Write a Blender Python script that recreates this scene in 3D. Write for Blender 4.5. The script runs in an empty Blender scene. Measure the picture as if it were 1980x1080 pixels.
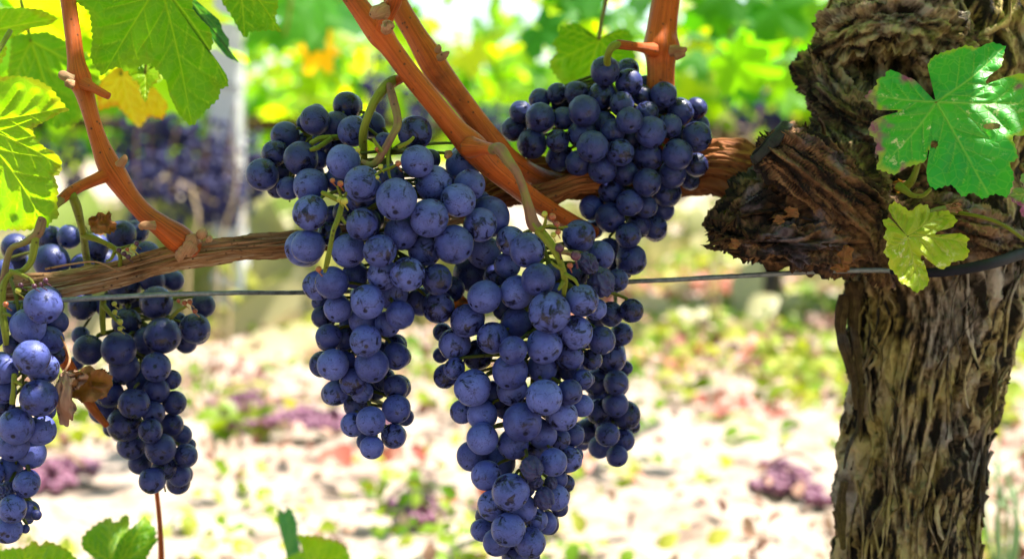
import bpy, math, random
import numpy as np
from mathutils import Vector, Quaternion, Matrix

R = math.radians
rng = np.random.default_rng(7)
random.seed(7)
sc = bpy.context.scene
COL = sc.collection

# ------------------------------------------------------------------ camera
PITCH = R(6.0)
CAM = np.array([0.0, 0.0, 0.45])
FPX, CX, CY = 2750.0, 990.0, 540.0          # 50 mm lens, measured on a 1980 px wide frame
FWD = np.array([0, math.cos(PITCH), -math.sin(PITCH)])
UP = np.array([0, math.sin(PITCH), math.cos(PITCH)])
RT = np.array([1.0, 0, 0])
cd = bpy.data.cameras.new("camera")
cam = bpy.data.objects.new("camera", cd)
COL.objects.link(cam)
cam.location = CAM
cam.rotation_euler = (R(90) - PITCH, 0, 0)
cd.lens = 50.0
cd.sensor_width = 36.0
cd.clip_start, cd.clip_end = 0.02, 2000
cd.dof.use_dof = True
cd.dof.focus_distance = 0.615
cd.dof.aperture_fstop = 7.6
cd.dof.aperture_blades = 0
sc.camera = cam

# ------------------------------------------------------------------ light
SUN = Vector((0.40, 0.10, 0.90)).normalized()
EL = math.asin(SUN.z)
AZ = math.atan2(SUN.x, SUN.y)
world = bpy.data.worlds.new("World")
sc.world = world
world.use_nodes = True
wn = world.node_tree.nodes
wl = world.node_tree.links
sky = wn.new("ShaderNodeTexSky")
sky.sky_type = 'NISHITA'
sky.sun_disc = False
sky.sun_elevation = EL
sky.sun_rotation = AZ
sky.air_density = 1.0
sky.dust_density = 1.2
wn["Background"].inputs["Strength"].default_value = 0.095
wl.new(sky.outputs[0], wn["Background"].inputs["Color"])
sd = bpy.data.lights.new("sun", 'SUN')
sd.energy = 5.0
sd.angle = R(0.5)
sd.color = (1.0, 0.95, 0.87)
sun = bpy.data.objects.new("sun", sd)
COL.objects.link(sun)
sun.location = (2, 1, 6)
sun.rotation_euler = SUN.to_track_quat('Z', 'Y').to_euler()

vs = sc.view_settings
vs.view_transform = 'Standard'
vs.look = 'None'
vs.exposure = 1.95
vs.gamma = 1.0
vs.use_curve_mapping = False
sc.cycles.use_denoising = True
sc.cycles.max_bounces = 8
sc.cycles.transmission_bounces = 6
sc.cycles.transparent_max_bounces = 6
sc.cycles.caustics_reflective = False
sc.cycles.caustics_refractive = False
sc.cycles.sample_clamp_indirect = 6.0

# ------------------------------------------------------------------ helpers
def P(x, y, d):
    """the point seen at photo pixel x, y lying d metres in front of the lens"""
    x = np.asarray(x, float); y = np.asarray(y, float); d = np.asarray(d, float)
    a = (x - CX) / FPX * d
    b = -(y - CY) / FPX * d
    return CAM + a[..., None] * RT + b[..., None] * UP + d[..., None] * FWD

def G(x, y):
    """the ground point seen at photo pixel x, y"""
    v = FWD + (x - CX) / FPX * RT - (y - CY) / FPX * UP
    t = -CAM[2] / v[2]
    return CAM + v * t

def _hash(ix, iy, iz, seed):
    h = (ix.astype(np.int64) * 374761393 + iy.astype(np.int64) * 668265263 + iz.astype(np.int64) * 2147483647 + seed * 1274126177) & 0xFFFFFFFF
    h = ((h ^ (h >> 13)) * 1274126177) & 0xFFFFFFFF
    return ((h ^ (h >> 16)) & 0xFFFF) / 32767.5 - 1.0

def noise3(x, y, z, seed=0):
    x = np.asarray(x, float); y = np.asarray(y, float); z = np.asarray(z, float)
    x, y, z = np.broadcast_arrays(x, y, z)
    xi, yi, zi = np.floor(x), np.floor(y), np.floor(z)
    fx, fy, fz = x - xi, y - yi, z - zi
    fx = fx * fx * (3 - 2 * fx); fy = fy * fy * (3 - 2 * fy); fz = fz * fz * (3 - 2 * fz)
    r = 0
    for a in (0, 1):
        for b in (0, 1):
            for c in (0, 1):
                w = (fx if a else 1 - fx) * (fy if b else 1 - fy) * (fz if c else 1 - fz)
                r = r + w * _hash(xi + a, yi + b, zi + c, seed)
    return r

def fbm(x, y, z, seed=0, oct=4, gain=0.5):
    r = 0; a = 1.0; s = 1.0; t = 0
    for k in range(oct):
        r = r + a * noise3(x * s, y * s, z * s, seed + 17 * k)
        t += a; a *= gain; s *= 2.03
    return r / t

class MB:
    """collects vertices and faces, builds ONE mesh object"""
    def __init__(s):
        s.V, s.Q, s.T, s.UV, s.A, s.n = [], [], [], [], {}, 0
    def add(s, V, Q=None, T=None, UV=None, **attr):
        V = np.asarray(V, float).reshape(-1, 3)
        if Q is not None and len(Q): s.Q.append(np.asarray(Q, np.int64) + s.n)
        if T is not None and len(T): s.T.append(np.asarray(T, np.int64) + s.n)
        s.UV.append(np.zeros((len(V), 2)) if UV is None else np.asarray(UV, float))
        for k in set(s.A) | set(attr):
            if k not in s.A: s.A[k] = [np.zeros(s.n)]
            v = attr.get(k)
            s.A[k].append(np.zeros(len(V)) if v is None else np.broadcast_to(np.asarray(v, float), (len(V),)))
        s.V.append(V); s.n += len(V)
    def mesh(s, name, mat, origin=(0, 0, 0), smooth=True):
        me = bpy.data.meshes.new(name)
        V = np.concatenate(s.V) - np.asarray(origin)
        Q = np.concatenate(s.Q) if s.Q else np.zeros((0, 4), np.int64)
        T = np.concatenate(s.T) if s.T else np.zeros((0, 3), np.int64)
        me.vertices.add(len(V)); me.vertices.foreach_set("co", V.astype(np.float32).ravel())
        li = np.concatenate([Q.ravel(), T.ravel()]).astype(np.int32)
        me.loops.add(len(li)); me.loops.foreach_set("vertex_index", li)
        st = np.concatenate([np.arange(len(Q)) * 4, len(Q) * 4 + np.arange(len(T)) * 3]).astype(np.int32)
        me.polygons.add(len(st)); me.polygons.foreach_set("loop_start", st)
        me.polygons.foreach_set("use_smooth", np.full(len(st), smooth, bool))
        uv = np.concatenate(s.UV)[li]
        l = me.uv_layers.new(name="UVMap")
        l.data.foreach_set("uv", uv.astype(np.float32).ravel())
        for k, v in s.A.items():
            a = me.attributes.new(k, 'FLOAT', 'POINT')
            a.data.foreach_set("value", np.concatenate(v).astype(np.float32))
        me.update(calc_edges=True)
        me.validate()
        if mat: me.materials.append(mat)
        return me
    def build(s, name, mat, parent=None, origin=None, smooth=True):
        if origin is None:
            origin = np.array(parent.location) if parent is not None else np.zeros(3)
        o = bpy.data.objects.new(name, s.mesh(name, mat, origin, smooth))
        COL.objects.link(o)
        if parent is not None: o.parent = parent
        else: o.location = origin
        return o

def sub(mb, name, mat, part):
    """a sub-part: its parent is a part whose mesh sits at the thing's origin"""
    root = part.parent
    o = bpy.data.objects.new(name, mb.mesh(name, mat, np.array(root.location)))
    COL.objects.link(o); o.parent = part
    return o

def tag(o, label=None, cat=None, group=None, kind=None):
    if label: o['label'] = label
    if cat: o['category'] = cat
    if group: o['group'] = group
    if kind: o['kind'] = kind
    return o

def thing(name, label, cat, loc, group=None):
    o = bpy.data.objects.new(name, None)
    o.empty_display_size = 0.02
    COL.objects.link(o)
    o.location = Vector([float(c) for c in loc])
    return tag(o, label, cat, group)

def spline(pts, per=8):
    """Catmull-Rom through rows of any width"""
    p = np.asarray(pts, float)
    if len(p) < 3:
        t = np.linspace(0, 1, per + 1)[:, None]
        return p[0] * (1 - t) + p[1] * t
    q = np.vstack([2 * p[0] - p[1], p, 2 * p[-1] - p[-2]])
    out = []
    for i in range(1, len(q) - 2):
        t = np.linspace(0, 1, per, endpoint=False)[:, None]
        a, b, c, d = q[i - 1], q[i], q[i + 1], q[i + 2]
        out.append(0.5 * ((2 * b) + (c - a) * t + (2 * a - 5 * b + 4 * c - d) * t ** 2 + (3 * b - a - 3 * c + d) * t ** 3))
    out.append(q[-2][None])
    return np.vstack(out)

def frames(C):
    T = np.gradient(C, axis=0)
    T /= np.linalg.norm(T, axis=1)[:, None] + 1e-12
    N = np.zeros_like(C)
    a = np.array([0, -1.0, 0]) if abs(T[0][1]) < 0.9 else np.array([1.0, 0, 0])
    n = a - T[0] * a.dot(T[0]); n /= np.linalg.norm(n)
    for i in range(len(C)):
        n = n - T[i] * n.dot(T[i]); n /= np.linalg.norm(n) + 1e-12
        N[i] = n
    return T, N, np.cross(T, N)

def tube(mb, C, rad, nu=12, disp=None, cap=True, **attr):
    """skin a centre line C (n,3) with radii; disp(u, v_metres, r) -> radial offset in metres"""
    C = np.asarray(C, float); rad = np.broadcast_to(np.asarray(rad, float), (len(C),))
    T, N, B = frames(C)
    s = np.concatenate([[0], np.cumsum(np.linalg.norm(np.diff(C, axis=0), axis=1))])
    u = np.linspace(0, 2 * math.pi, nu, endpoint=False)
    U, S = np.meshgrid(u, s)
    RR = np.repeat(rad[:, None], nu, 1)
    if disp is not None: RR = RR + disp(U, S, RR)
    V = C[:, None] + RR[..., None] * (np.cos(U)[..., None] * N[:, None] + np.sin(U)[..., None] * B[:, None])
    n = len(C)
    i = np.arange(n - 1)[:, None] * nu; j = np.arange(nu)[None]; j2 = (j + 1) % nu
    Q = np.stack([i + j, i + j2, i + nu + j2, i + nu + j], -1).reshape(-1, 4)
    UV = np.stack([U / (2 * math.pi), S], -1).reshape(-1, 2)
    V = V.reshape(-1, 3); Tt = []
    if cap:
        V = np.vstack([V, C[0] - T[0] * rad[0] * 0.3, C[-1] + T[-1] * rad[-1] * 0.5])
        UV = np.vstack([UV, UV[0], UV[-1]])
        a, b = n * nu, n * nu + 1
        jj = np.arange(nu)
        Tt = np.vstack([np.stack([np.full(nu, a), (jj + 1) % nu, jj], -1),
                        np.stack([np.full(nu, b), (n - 1) * nu + jj, (n - 1) * nu + (jj + 1) % nu], -1)])
    mb.add(V, Q, Tt, UV, **attr)
    return C

def pxline(pts, per=8):
    """rows of (x, y, radius_px, depth) -> centre line and radii in metres"""
    s = spline(pts, per)
    return P(s[:, 0], s[:, 1], s[:, 3]), s[:, 2] * s[:, 3] / FPX

# ------------------------------------------------------------------ materials
def mat(name):
    m = bpy.data.materials.new(name)
    m.use_nodes = True
    nt = m.node_tree
    for n in list(nt.nodes): nt.nodes.remove(n)
    out = nt.nodes.new("ShaderNodeOutputMaterial")
    return m, nt, out

def N(nt, typ, **kw):
    n = nt.nodes.new(typ)
    for k, v in kw.items():
        if k.startswith("_"): setattr(n, k[1:], v)
        else: n.inputs[k.replace("__", " ")].default_value = v
    return n

def ramp(nt, stops, src, interp='LINEAR'):
    r = nt.nodes.new("ShaderNodeValToRGB")
    r.color_ramp.interpolation = interp
    e = r.color_ramp.elements
    while len(e) < len(stops): e.new(0.5)
    for k, (p, c) in enumerate(stops):
        e[k].position = p
        e[k].color = (c, c, c, 1) if not hasattr(c, '__len__') else (*c, 1)
    nt.links.new(src, r.inputs[0])
    return r.outputs[0]

def mix(nt, f, a, b, blend='MIX'):
    m = nt.nodes.new("ShaderNodeMix")
    m.data_type = 'RGBA'; m.blend_type = blend
    for sock, v in ((m.inputs[0], f), (m.inputs[6], a), (m.inputs[7], b)):
        if hasattr(v, 'is_output'): nt.links.new(v, sock)
        elif hasattr(v, '__len__'): sock.default_value = (*v, 1)
        else: sock.default_value = v
    return m.outputs[2]

def math_(nt, op, a, b=0.0, clamp=False):
    m = nt.nodes.new("ShaderNodeMath"); m.operation = op; m.use_clamp = clamp
    for k, v in ((0, a), (1, b)):
        if hasattr(v, 'is_output'): nt.links.new(v, m.inputs[k])
        else: m.inputs[k].default_value = v
    return m.outputs[0]

def noise(nt, vec, scale, detail=4, rough=0.55, dist=0.0):
    n = N(nt, "ShaderNodeTexNoise", Scale=scale, Detail=detail, Roughness=rough, Distortion=dist)
    if vec is not None: nt.links.new(vec, n.inputs["Vector"])
    return n.outputs["Fac"]

def vmul(nt, vec, xyz):
    m = nt.nodes.new("ShaderNodeVectorMath"); m.operation = 'MULTIPLY'
    nt.links.new(vec, m.inputs[0]); m.inputs[1].default_value = xyz
    return m.outputs[0]

def bump(nt, h, dist, strength=1.0):
    b = N(nt, "ShaderNodeBump", Strength=strength, Distance=dist)
    nt.links.new(h, b.inputs["Height"])
    return b.outputs[0]

def principled(nt, out, color, rough, normal=None, **kw):
    b = nt.nodes.new("ShaderNodeBsdfPrincipled")
    for sock, v in ((b.inputs["Base Color"], color), (b.inputs["Roughness"], rough)):
        if hasattr(v, 'is_output'): nt.links.new(v, sock)
        elif hasattr(v, '__len__'): sock.default_value = (*v, 1)
        else: sock.default_value = v
    for k, v in kw.items(): b.inputs[k.replace("__", " ")].default_value = v
    if normal is not None: nt.links.new(normal, b.inputs["Normal"])
    nt.links.new(b.outputs[0], out.inputs[0])
    return b

def grape_mat(name, bloom_hi, bloom_lo, skin, rough_bloom=0.45, blotch=0.0, wrinkle=0.0):
    m, nt, out = mat(name)
    oi = nt.nodes.new("ShaderNodeObjectInfo")
    tc = nt.nodes.new("ShaderNodeTexCoord")
    off = nt.nodes.new("ShaderNodeVectorMath"); off.operation = 'SCALE'
    off.inputs[0].default_value = (37.0, 19.0, 53.0)
    nt.links.new(oi.outputs["Random"], off.inputs["Scale"])
    ad = nt.nodes.new("ShaderNodeVectorMath"); ad.operation = 'ADD'
    nt.links.new(tc.outputs["Object"], ad.inputs[0]); nt.links.new(off.outputs[0], ad.inputs[1])
    v = ad.outputs[0]
    rnd = oi.outputs["Random"]
    r2 = math_(nt, 'FRACT', math_(nt, 'MULTIPLY', rnd, 71.3))
    r3 = math_(nt, 'FRACT', math_(nt, 'MULTIPLY', rnd, 433.7))
    # waxy bloom, cloudy
    cl = noise(nt, v, 1.3, 5, 0.6, 0.3)
    fine = noise(nt, v, 16, 5, 0.7)
    c = mix(nt, math_(nt, 'ADD', math_(nt, 'MULTIPLY', ramp(nt, [(0.3, 0.0), (0.7, 1.0)], cl), 0.45), math_(nt, 'MULTIPLY', r2, 0.55)), bloom_hi, bloom_lo)
    c = mix(nt, math_(nt, 'MULTIPLY', ramp(nt, [(0.35, 1.0), (0.62, 0.0)], fine), 0.35), c, bloom_lo)
    # rubbed patches of bare dark skin
    bl = noise(nt, v, 1.55, 6, 0.62, 0.6)
    thr = math_(nt, 'ADD', math_(nt, 'MULTIPLY', r3, 0.13), 0.52 - blotch)
    bm = math_(nt, 'MULTIPLY', math_(nt, 'SUBTRACT', bl, thr), 9.0, True)
    bm = math_(nt, 'MULTIPLY', bm, ramp(nt, [(0.3, 0.55), (0.55, 1.0)], fine))
    # scratches through the bloom
    wv = nt.nodes.new("ShaderNodeVectorMath"); wv.operation = 'ADD'
    nz = N(nt, "ShaderNodeTexNoise", Scale=2.2, Detail=3.0)
    nt.links.new(v, nz.inputs["Vector"]); nt.links.new(v, wv.inputs[0]); nt.links.new(nz.outputs["Color"], wv.inputs[1])
    vo = N(nt, "ShaderNodeTexVoronoi", _feature='DISTANCE_TO_EDGE', Scale=3.1)
    nt.links.new(wv.outputs[0], vo.inputs["Vector"])
    sl = ramp(nt, [(0.006, 1.0), (0.030, 0.0)], vo.outputs["Distance"])
    sm = ramp(nt, [(0.47, 0.0), (0.54, 1.0)], noise(nt, v, 2.7, 2))
    scr = math_(nt, 'MULTIPLY', math_(nt, 'MULTIPLY', sl, sm), 0.85)
    bm = math_(nt, 'MAXIMUM', bm, scr)
    # the scar at the berry's tip (+Z) and small pale dots
    nrm = nt.nodes.new("ShaderNodeVectorMath"); nrm.operation = 'NORMALIZE'
    nt.links.new(tc.outputs["Object"], nrm.inputs[0])
    sp = nt.nodes.new("ShaderNodeSeparateXYZ"); nt.links.new(nrm.outputs[0], sp.inputs[0])
    tip = ramp(nt, [(0.985, 0.0), (0.995, 1.0)], sp.outputs["Z"])
    bm = math_(nt, 'MAXIMUM', bm, math_(nt, 'MULTIPLY', tip, 0.9))
    col = mix(nt, bm, c, skin)
    vd = N(nt, "ShaderNodeTexVoronoi", Scale=9.0); nt.links.new(v, vd.inputs["Vector"])
    dots = math_(nt, 'MULTIPLY', ramp(nt, [(0.05, 1.0), (0.085, 0.0)], vd.outputs["Distance"]), ramp(nt, [(0.52, 0.0), (0.58, 1.0)], noise(nt, v, 1.1, 1)))
    col = mix(nt, math_(nt, 'MULTIPLY', dots, 0.6), col, (0.33, 0.32, 0.42))
    rgh = math_(nt, 'SUBTRACT', rough_bloom, math_(nt, 'MULTIPLY', bm, rough_bloom - 0.13))
    h = math_(nt, 'ADD', math_(nt, 'MULTIPLY', fine, 0.3), math_(nt, 'MULTIPLY', bm, -0.4))
    nrmout = bump(nt, h, 0.0006 + wrinkle, 0.35)
    b = principled(nt, out, col, rgh, nrmout)
    b.inputs["Specular IOR Level"].default_value = 0.28
    b.inputs["Sheen Weight"].default_value = 0.02
    b.inputs["Sheen Roughness"].default_value = 0.5
    b.inputs["Sheen Tint"].default_value = (0.6, 0.65, 1, 1)
    return m

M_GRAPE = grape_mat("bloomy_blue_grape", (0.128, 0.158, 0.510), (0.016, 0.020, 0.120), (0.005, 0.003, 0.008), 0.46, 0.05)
M_GRAPE_D = grape_mat("dark_blue_grape", (0.050, 0.064, 0.250), (0.008, 0.009, 0.058), (0.005, 0.004, 0.009), 0.42, 0.06)  # dark berries; on inner ones it also paints in gap shade
M_RAISIN = grape_mat("shrivelled_grape", (0.070, 0.070, 0.200), (0.024, 0.020, 0.070), (0.012, 0.008, 0.02), 0.5, 0.0, 0.0)

def wood_mat(name, stops, line=0.5, rough=0.55, ku=26, kv=60, bmp=0.0006, spots=True):
    """wood with lines running along it: UV.x goes round, UV.y is metres along"""
    m, nt, out = mat(name)
    uv = nt.nodes.new("ShaderNodeUVMap")
    tc = nt.nodes.new("ShaderNodeTexCoord")
    geo = nt.nodes.new("ShaderNodeNewGeometry")
    a = noise(nt, geo.outputs["Position"], 45, 5, 0.6)
    ang = nt.nodes.new("ShaderNodeSeparateXYZ"); nt.links.new(uv.outputs[0], ang.inputs[0])
    t = math_(nt, 'MULTIPLY', ang.outputs[0], 2 * math.pi)
    cb = nt.nodes.new("ShaderNodeCombineXYZ")
    nt.links.new(math_(nt, 'COSINE', t), cb.inputs[0]); nt.links.new(math_(nt, 'SINE', t), cb.inputs[1])
    nt.links.new(math_(nt, 'MULTIPLY', ang.outputs[1], kv), cb.inputs[2])
    fib = noise(nt, vmul(nt, cb.outputs[0], (ku / 6.0, ku / 6.0, 1.0)), 1.0, 6, 0.65, 0.25)
    f = math_(nt, 'ADD', math_(nt, 'MULTIPLY', a, 1 - line), math_(nt, 'MULTIPLY', fib, line))
    col = ramp(nt, stops, f)
    if spots:
        vd = N(nt, "ShaderNodeTexVoronoi", Scale=300.0); nt.links.new(geo.outputs["Position"], vd.inputs["Vector"])
        d = math_(nt, 'MULTIPLY', ramp(nt, [(0.10, 1.0), (0.22, 0.0)], vd.outputs["Distance"]), ramp(nt, [(0.42, 0.0), (0.5, 1.0)], noise(nt, geo.outputs["Position"], 70, 2)))
        col = mix(nt, math_(nt, 'MULTIPLY', d, 0.85), col, (0.04, 0.016, 0.010))
        sm_ = ramp(nt, [(0.56, 0.0), (0.70, 1.0)], noise(nt, geo.outputs['Position'], 28, 6, 0.7))
        col = mix(nt, math_(nt, 'MULTIPLY', sm_, 0.6), col, stops[0][1])
    principled(nt, out, col, rough, bump(nt, fib, bmp, 0.8)).inputs["Specular IOR Level"].default_value = 0.22
    return m

M_CANE = wood_mat("ripe_cane", [(0.34, (0.07, 0.014, 0.004)), (0.43, (0.26, 0.055, 0.007)), (0.54, (0.46, 0.084, 0.010)), (0.70, (0.55, 0.15, 0.030))], 0.62, 0.40, 80, 18, 0.0006)
M_CORDON = wood_mat("cordon_wood", [(0.32, (0.03, 0.012, 0.006)), (0.42, (0.18, 0.080, 0.032)), (0.53, (0.34, 0.18, 0.085)), (0.66, (0.48, 0.36, 0.25))], 0.75, 0.75, 40, 40, 0.0012)
M_ARMWOOD = wood_mat("red_cordon_wood", [(0.28, (0.05, 0.016, 0.007)), (0.45, (0.20, 0.06, 0.016)), (0.60, (0.34, 0.12, 0.035)), (0.8, (0.44, 0.24, 0.11))], 0.75, 0.7, 40, 40, 0.0012)
def bark_mat(name, dark, mid, light, patch_a, patch_b, ku, kv, attr=False):
    m, nt, out = mat(name)
    uv = nt.nodes.new("ShaderNodeUVMap"); geo = nt.nodes.new("ShaderNodeNewGeometry")
    p = geo.outputs["Position"]
    sp = nt.nodes.new("ShaderNodeSeparateXYZ"); nt.links.new(uv.outputs[0], sp.inputs[0])
    wob = math_(nt, 'MULTIPLY', math_(nt, 'SUBTRACT', noise(nt, p, 55, 3), 0.5), 0.9)
    t = math_(nt, 'ADD', math_(nt, 'MULTIPLY', sp.outputs[0], 2 * math.pi), wob)
    cb = nt.nodes.new("ShaderNodeCombineXYZ")
    nt.links.new(math_(nt, 'COSINE', t), cb.inputs[0]); nt.links.new(math_(nt, 'SINE', t), cb.inputs[1])
    nt.links.new(math_(nt, 'MULTIPLY', sp.outputs[1], kv / ku), cb.inputs[2])
    fib = noise(nt, vmul(nt, cb.outputs[0], (ku, ku, ku)), 1.0, 7, 0.68, 0.5)
    if attr: fib = N(nt, 'ShaderNodeAttribute', _attribute_name='fibre').outputs['Fac']
    fl = noise(nt, p, 240, 5, 0.65)
    f = math_(nt, 'ADD', math_(nt, 'MULTIPLY', fib, 0.72), math_(nt, 'MULTIPLY', fl, 0.28))
    c = ramp(nt, [(0.40, dark), (0.49, mid), (0.60, light)], f)
    big = noise(nt, p, 24, 4, 0.6)
    c2 = ramp(nt, [(0.40, dark), (0.49, patch_a[0]), (0.62, patch_a[1])], f)
    c3 = ramp(nt, [(0.40, dark), (0.49, patch_b[0]), (0.62, patch_b[1])], f)
    c = mix(nt, ramp(nt, [(0.50, 0.0), (0.60, 1.0)], big), c, c2)
    c = mix(nt, ramp(nt, [(0.40, 1.0), (0.48, 0.0)], big), c, c3)
    if attr:
        ca = ramp(nt, [(0.40, (0.012, 0.006, 0.004)), (0.50, (0.085, 0.040, 0.018)), (0.64, (0.23, 0.12, 0.055))], f)
        cv = ramp(nt, [(0.40, (0.010, 0.006, 0.006)), (0.50, (0.055, 0.038, 0.045)), (0.64, (0.17, 0.13, 0.14))], f)
        ca = mix(nt, ramp(nt, [(0.52, 0.0), (0.60, 1.0)], noise(nt, p, 38, 3)), ca, cv)
        c = mix(nt, N(nt, 'ShaderNodeAttribute', _attribute_name='arm').outputs['Fac'], c, ca)
    h = math_(nt, 'ADD', math_(nt, 'MULTIPLY', fib, 1.0), math_(nt, 'MULTIPLY', fl, 0.5))
    b = principled(nt, out, c, 0.85, bump(nt, h, 0.0045, 0.9))
    b.inputs["Specular IOR Level"].default_value = 0.25
    return m
M_BARK = bark_mat("old_vine_bark", (0.010, 0.006, 0.003), (0.095, 0.052, 0.018), (0.24, 0.155, 0.060), ((0.12, 0.078, 0.014), (0.29, 0.215, 0.055)), ((0.085, 0.062, 0.048), (0.23, 0.19, 0.16)), 13, 34)
M_BARK_T = bark_mat("shaggy_trunk_bark", (0.010, 0.006, 0.003), (0.145, 0.092, 0.042), (0.40, 0.30, 0.165), ((0.17, 0.12, 0.030), (0.42, 0.33, 0.12)), ((0.14, 0.105, 0.080), (0.38, 0.32, 0.27)), 13, 34, True)
M_BARK_RED = bark_mat("arm_bark", (0.009, 0.004, 0.003), (0.060, 0.024, 0.011), (0.16, 0.075, 0.034), ((0.085, 0.032, 0.010), (0.22, 0.10, 0.035)), ((0.055, 0.036, 0.040), (0.15, 0.11, 0.115)), 11, 36)
M_CUT = wood_mat("weathered_cut", [(0.35, (0.006, 0.006, 0.006)), (0.65, (0.045, 0.042, 0.040))], 0.3, 0.8, 20, 60, 0.001, False)
M_BUD = wood_mat("bud_scale", [(0.3, (0.16, 0.06, 0.025)), (0.5, (0.36, 0.18, 0.09)), (0.7, (0.55, 0.40, 0.28))], 0.5, 0.8)
M_STALK_G = wood_mat("green_stalk", [(0.3, (0.08, 0.10, 0.008)), (0.5, (0.18, 0.20, 0.015)), (0.75, (0.26, 0.25, 0.03))], 0.5, 0.5)
M_STEM = wood_mat("bunch_stem", [(0.3, (0.035, 0.04, 0.006)), (0.5, (0.10, 0.11, 0.012)), (0.75, (0.17, 0.13, 0.03))], 0.5, 0.55)
M_STALK_P = wood_mat("purple_stalk", [(0.38, (0.13, 0.045, 0.045)), (0.48, (0.21, 0.095, 0.065)), (0.58, (0.19, 0.17, 0.035)), (0.75, (0.22, 0.23, 0.04))], 0.3, 0.5)
M_DRYST = wood_mat("dry_straw", [(0.3, (0.35, 0.24, 0.12)), (0.7, (0.60, 0.46, 0.27))], 0.5, 0.7)

def plain(name, a, b, scale=60, rough=0.5, bmp=0.0004, metal=0.0, spec=0.4):
    m, nt, out = mat(name)
    geo = nt.nodes.new("ShaderNodeNewGeometry")
    n = noise(nt, geo.outputs["Position"], scale, 5, 0.6)
    p = principled(nt, out, ramp(nt, [(0.3, a), (0.7, b)], n), rough, bump(nt, n, bmp, 0.6))
    p.inputs["Metallic"].default_value = metal; p.inputs["Specular IOR Level"].default_value = spec
    return m

M_WIRE = plain("galvanised_wire", (0.10, 0.105, 0.11), (0.24, 0.25, 0.26), 300, 0.5, 0.0003, 0.4)
M_HOSE = plain("black_tubing", (0.005, 0.005, 0.010), (0.012, 0.012, 0.022), 90, 0.7, spec=0.12)
M_POST = plain("concrete_post", (0.44, 0.44, 0.45), (0.55, 0.55, 0.56), 30, 0.8, 0.001)
M_SHOT_R = plain("red_shot_berry", (0.20, 0.03, 0.03), (0.36, 0.12, 0.02), 200, 0.35)
M_SHOT_G = plain("green_shot_berry", (0.25, 0.26, 0.02), (0.42, 0.36, 0.05), 200, 0.35)
M_SHOT_P = plain("purple_shot_berry", (0.05, 0.012, 0.03), (0.10, 0.03, 0.06), 200, 0.35)
M_POMACE = plain("trampled_grape_skin", (0.04, 0.006, 0.030), (0.24, 0.085, 0.14), 140, 0.5)
M_BGGRAPE = plain("far_grape", (0.008, 0.008, 0.040), (0.028, 0.028, 0.115), 60, 0.5, spec=0.25)

def leaf_mat(name, face, back, veinc, edgec=None, edge_amt=0.0, specks=0.0, speckc=(0.62, 0.55, 0.36), trans=0.45, rough=0.45, thr=0.60, tboost=(2.1, 2.4, 0.3)):
    """vein: attribute 1 on a vein; edge: 0 centre .. 1 margin"""
    m, nt, out = mat(name)
    tc = nt.nodes.new("ShaderNodeTexCoord")
    v = tc.outputs["Object"]
    av = N(nt, "ShaderNodeAttribute", _attribute_name="vein").outputs["Fac"]
    ae = N(nt, "ShaderNodeAttribute", _attribute_name="edge").outputs["Fac"]
    n1 = noise(nt, v, 35, 4)
    n2 = noise(nt, v, 260, 4, 0.6)
    c = mix(nt, ramp(nt, [(0.32, 0.0), (0.68, 1.0)], n1), face, back)
    if edgec is not None:
        ne = math_(nt, 'ADD', ae, math_(nt, 'MULTIPLY', math_(nt, 'SUBTRACT', noise(nt, v, 28, 3), 0.5), 1.1))
        c = mix(nt, math_(nt, 'MULTIPLY', ramp(nt, [(0.92, 0.0), (1.06, 1.0)], ne), edge_amt), c, edgec)
    if specks > 0:
        s = ramp(nt, [(thr, 0.0), (thr + 0.05, 1.0)], noise(nt, v, 190, 5, 0.7))
        s = math_(nt, 'MULTIPLY', s, ramp(nt, [(0.45, 0.0), (0.6, 1.0)], noise(nt, v, 26, 3)))
        c = mix(nt, math_(nt, 'MULTIPLY', s, specks), c, speckc)
    c = mix(nt, math_(nt, 'MULTIPLY', N(nt, 'ShaderNodeAttribute', _attribute_name='blush').outputs['Fac'], 0.9), c, (0.24, 0.030, 0.16))
    vo = N(nt, "ShaderNodeTexVoronoi", _feature='DISTANCE_TO_EDGE', Scale=240.0)
    nt.links.new(v, vo.inputs["Vector"])
    net = ramp(nt, [(0.02, 1.0), (0.10, 0.0)], vo.outputs["Distance"])
    c = mix(nt, math_(nt, 'MULTIPLY', net, 0.16), c, veinc)
    c = mix(nt, math_(nt, 'MULTIPLY', av, 0.7), c, veinc)
    h = math_(nt, 'SUBTRACT', math_(nt, 'MULTIPLY', n2, 0.4), math_(nt, 'MULTIPLY', net, 0.35))
    nb = bump(nt, h, 0.0008, 0.5)
    p = nt.nodes.new("ShaderNodeBsdfPrincipled")
    nt.links.new(c, p.inputs["Base Color"]); nt.links.new(nb, p.inputs["Normal"])
    p.inputs["Roughness"].default_value = rough
    p.inputs["Specular IOR Level"].default_value = 0.3
    t = nt.nodes.new("ShaderNodeBsdfTranslucent")
    tcol = mix(nt, 1.0, c, tboost, 'MULTIPLY')
    nt.links.new(tcol, t.inputs["Color"])
    ms = nt.nodes.new("ShaderNodeMixShader"); ms.inputs[0].default_value = trans
    nt.links.new(p.outputs[0], ms.inputs[1]); nt.links.new(t.outputs[0], ms.inputs[2])
    nt.links.new(ms.outputs[0], out.inputs[0])
    return m

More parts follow.
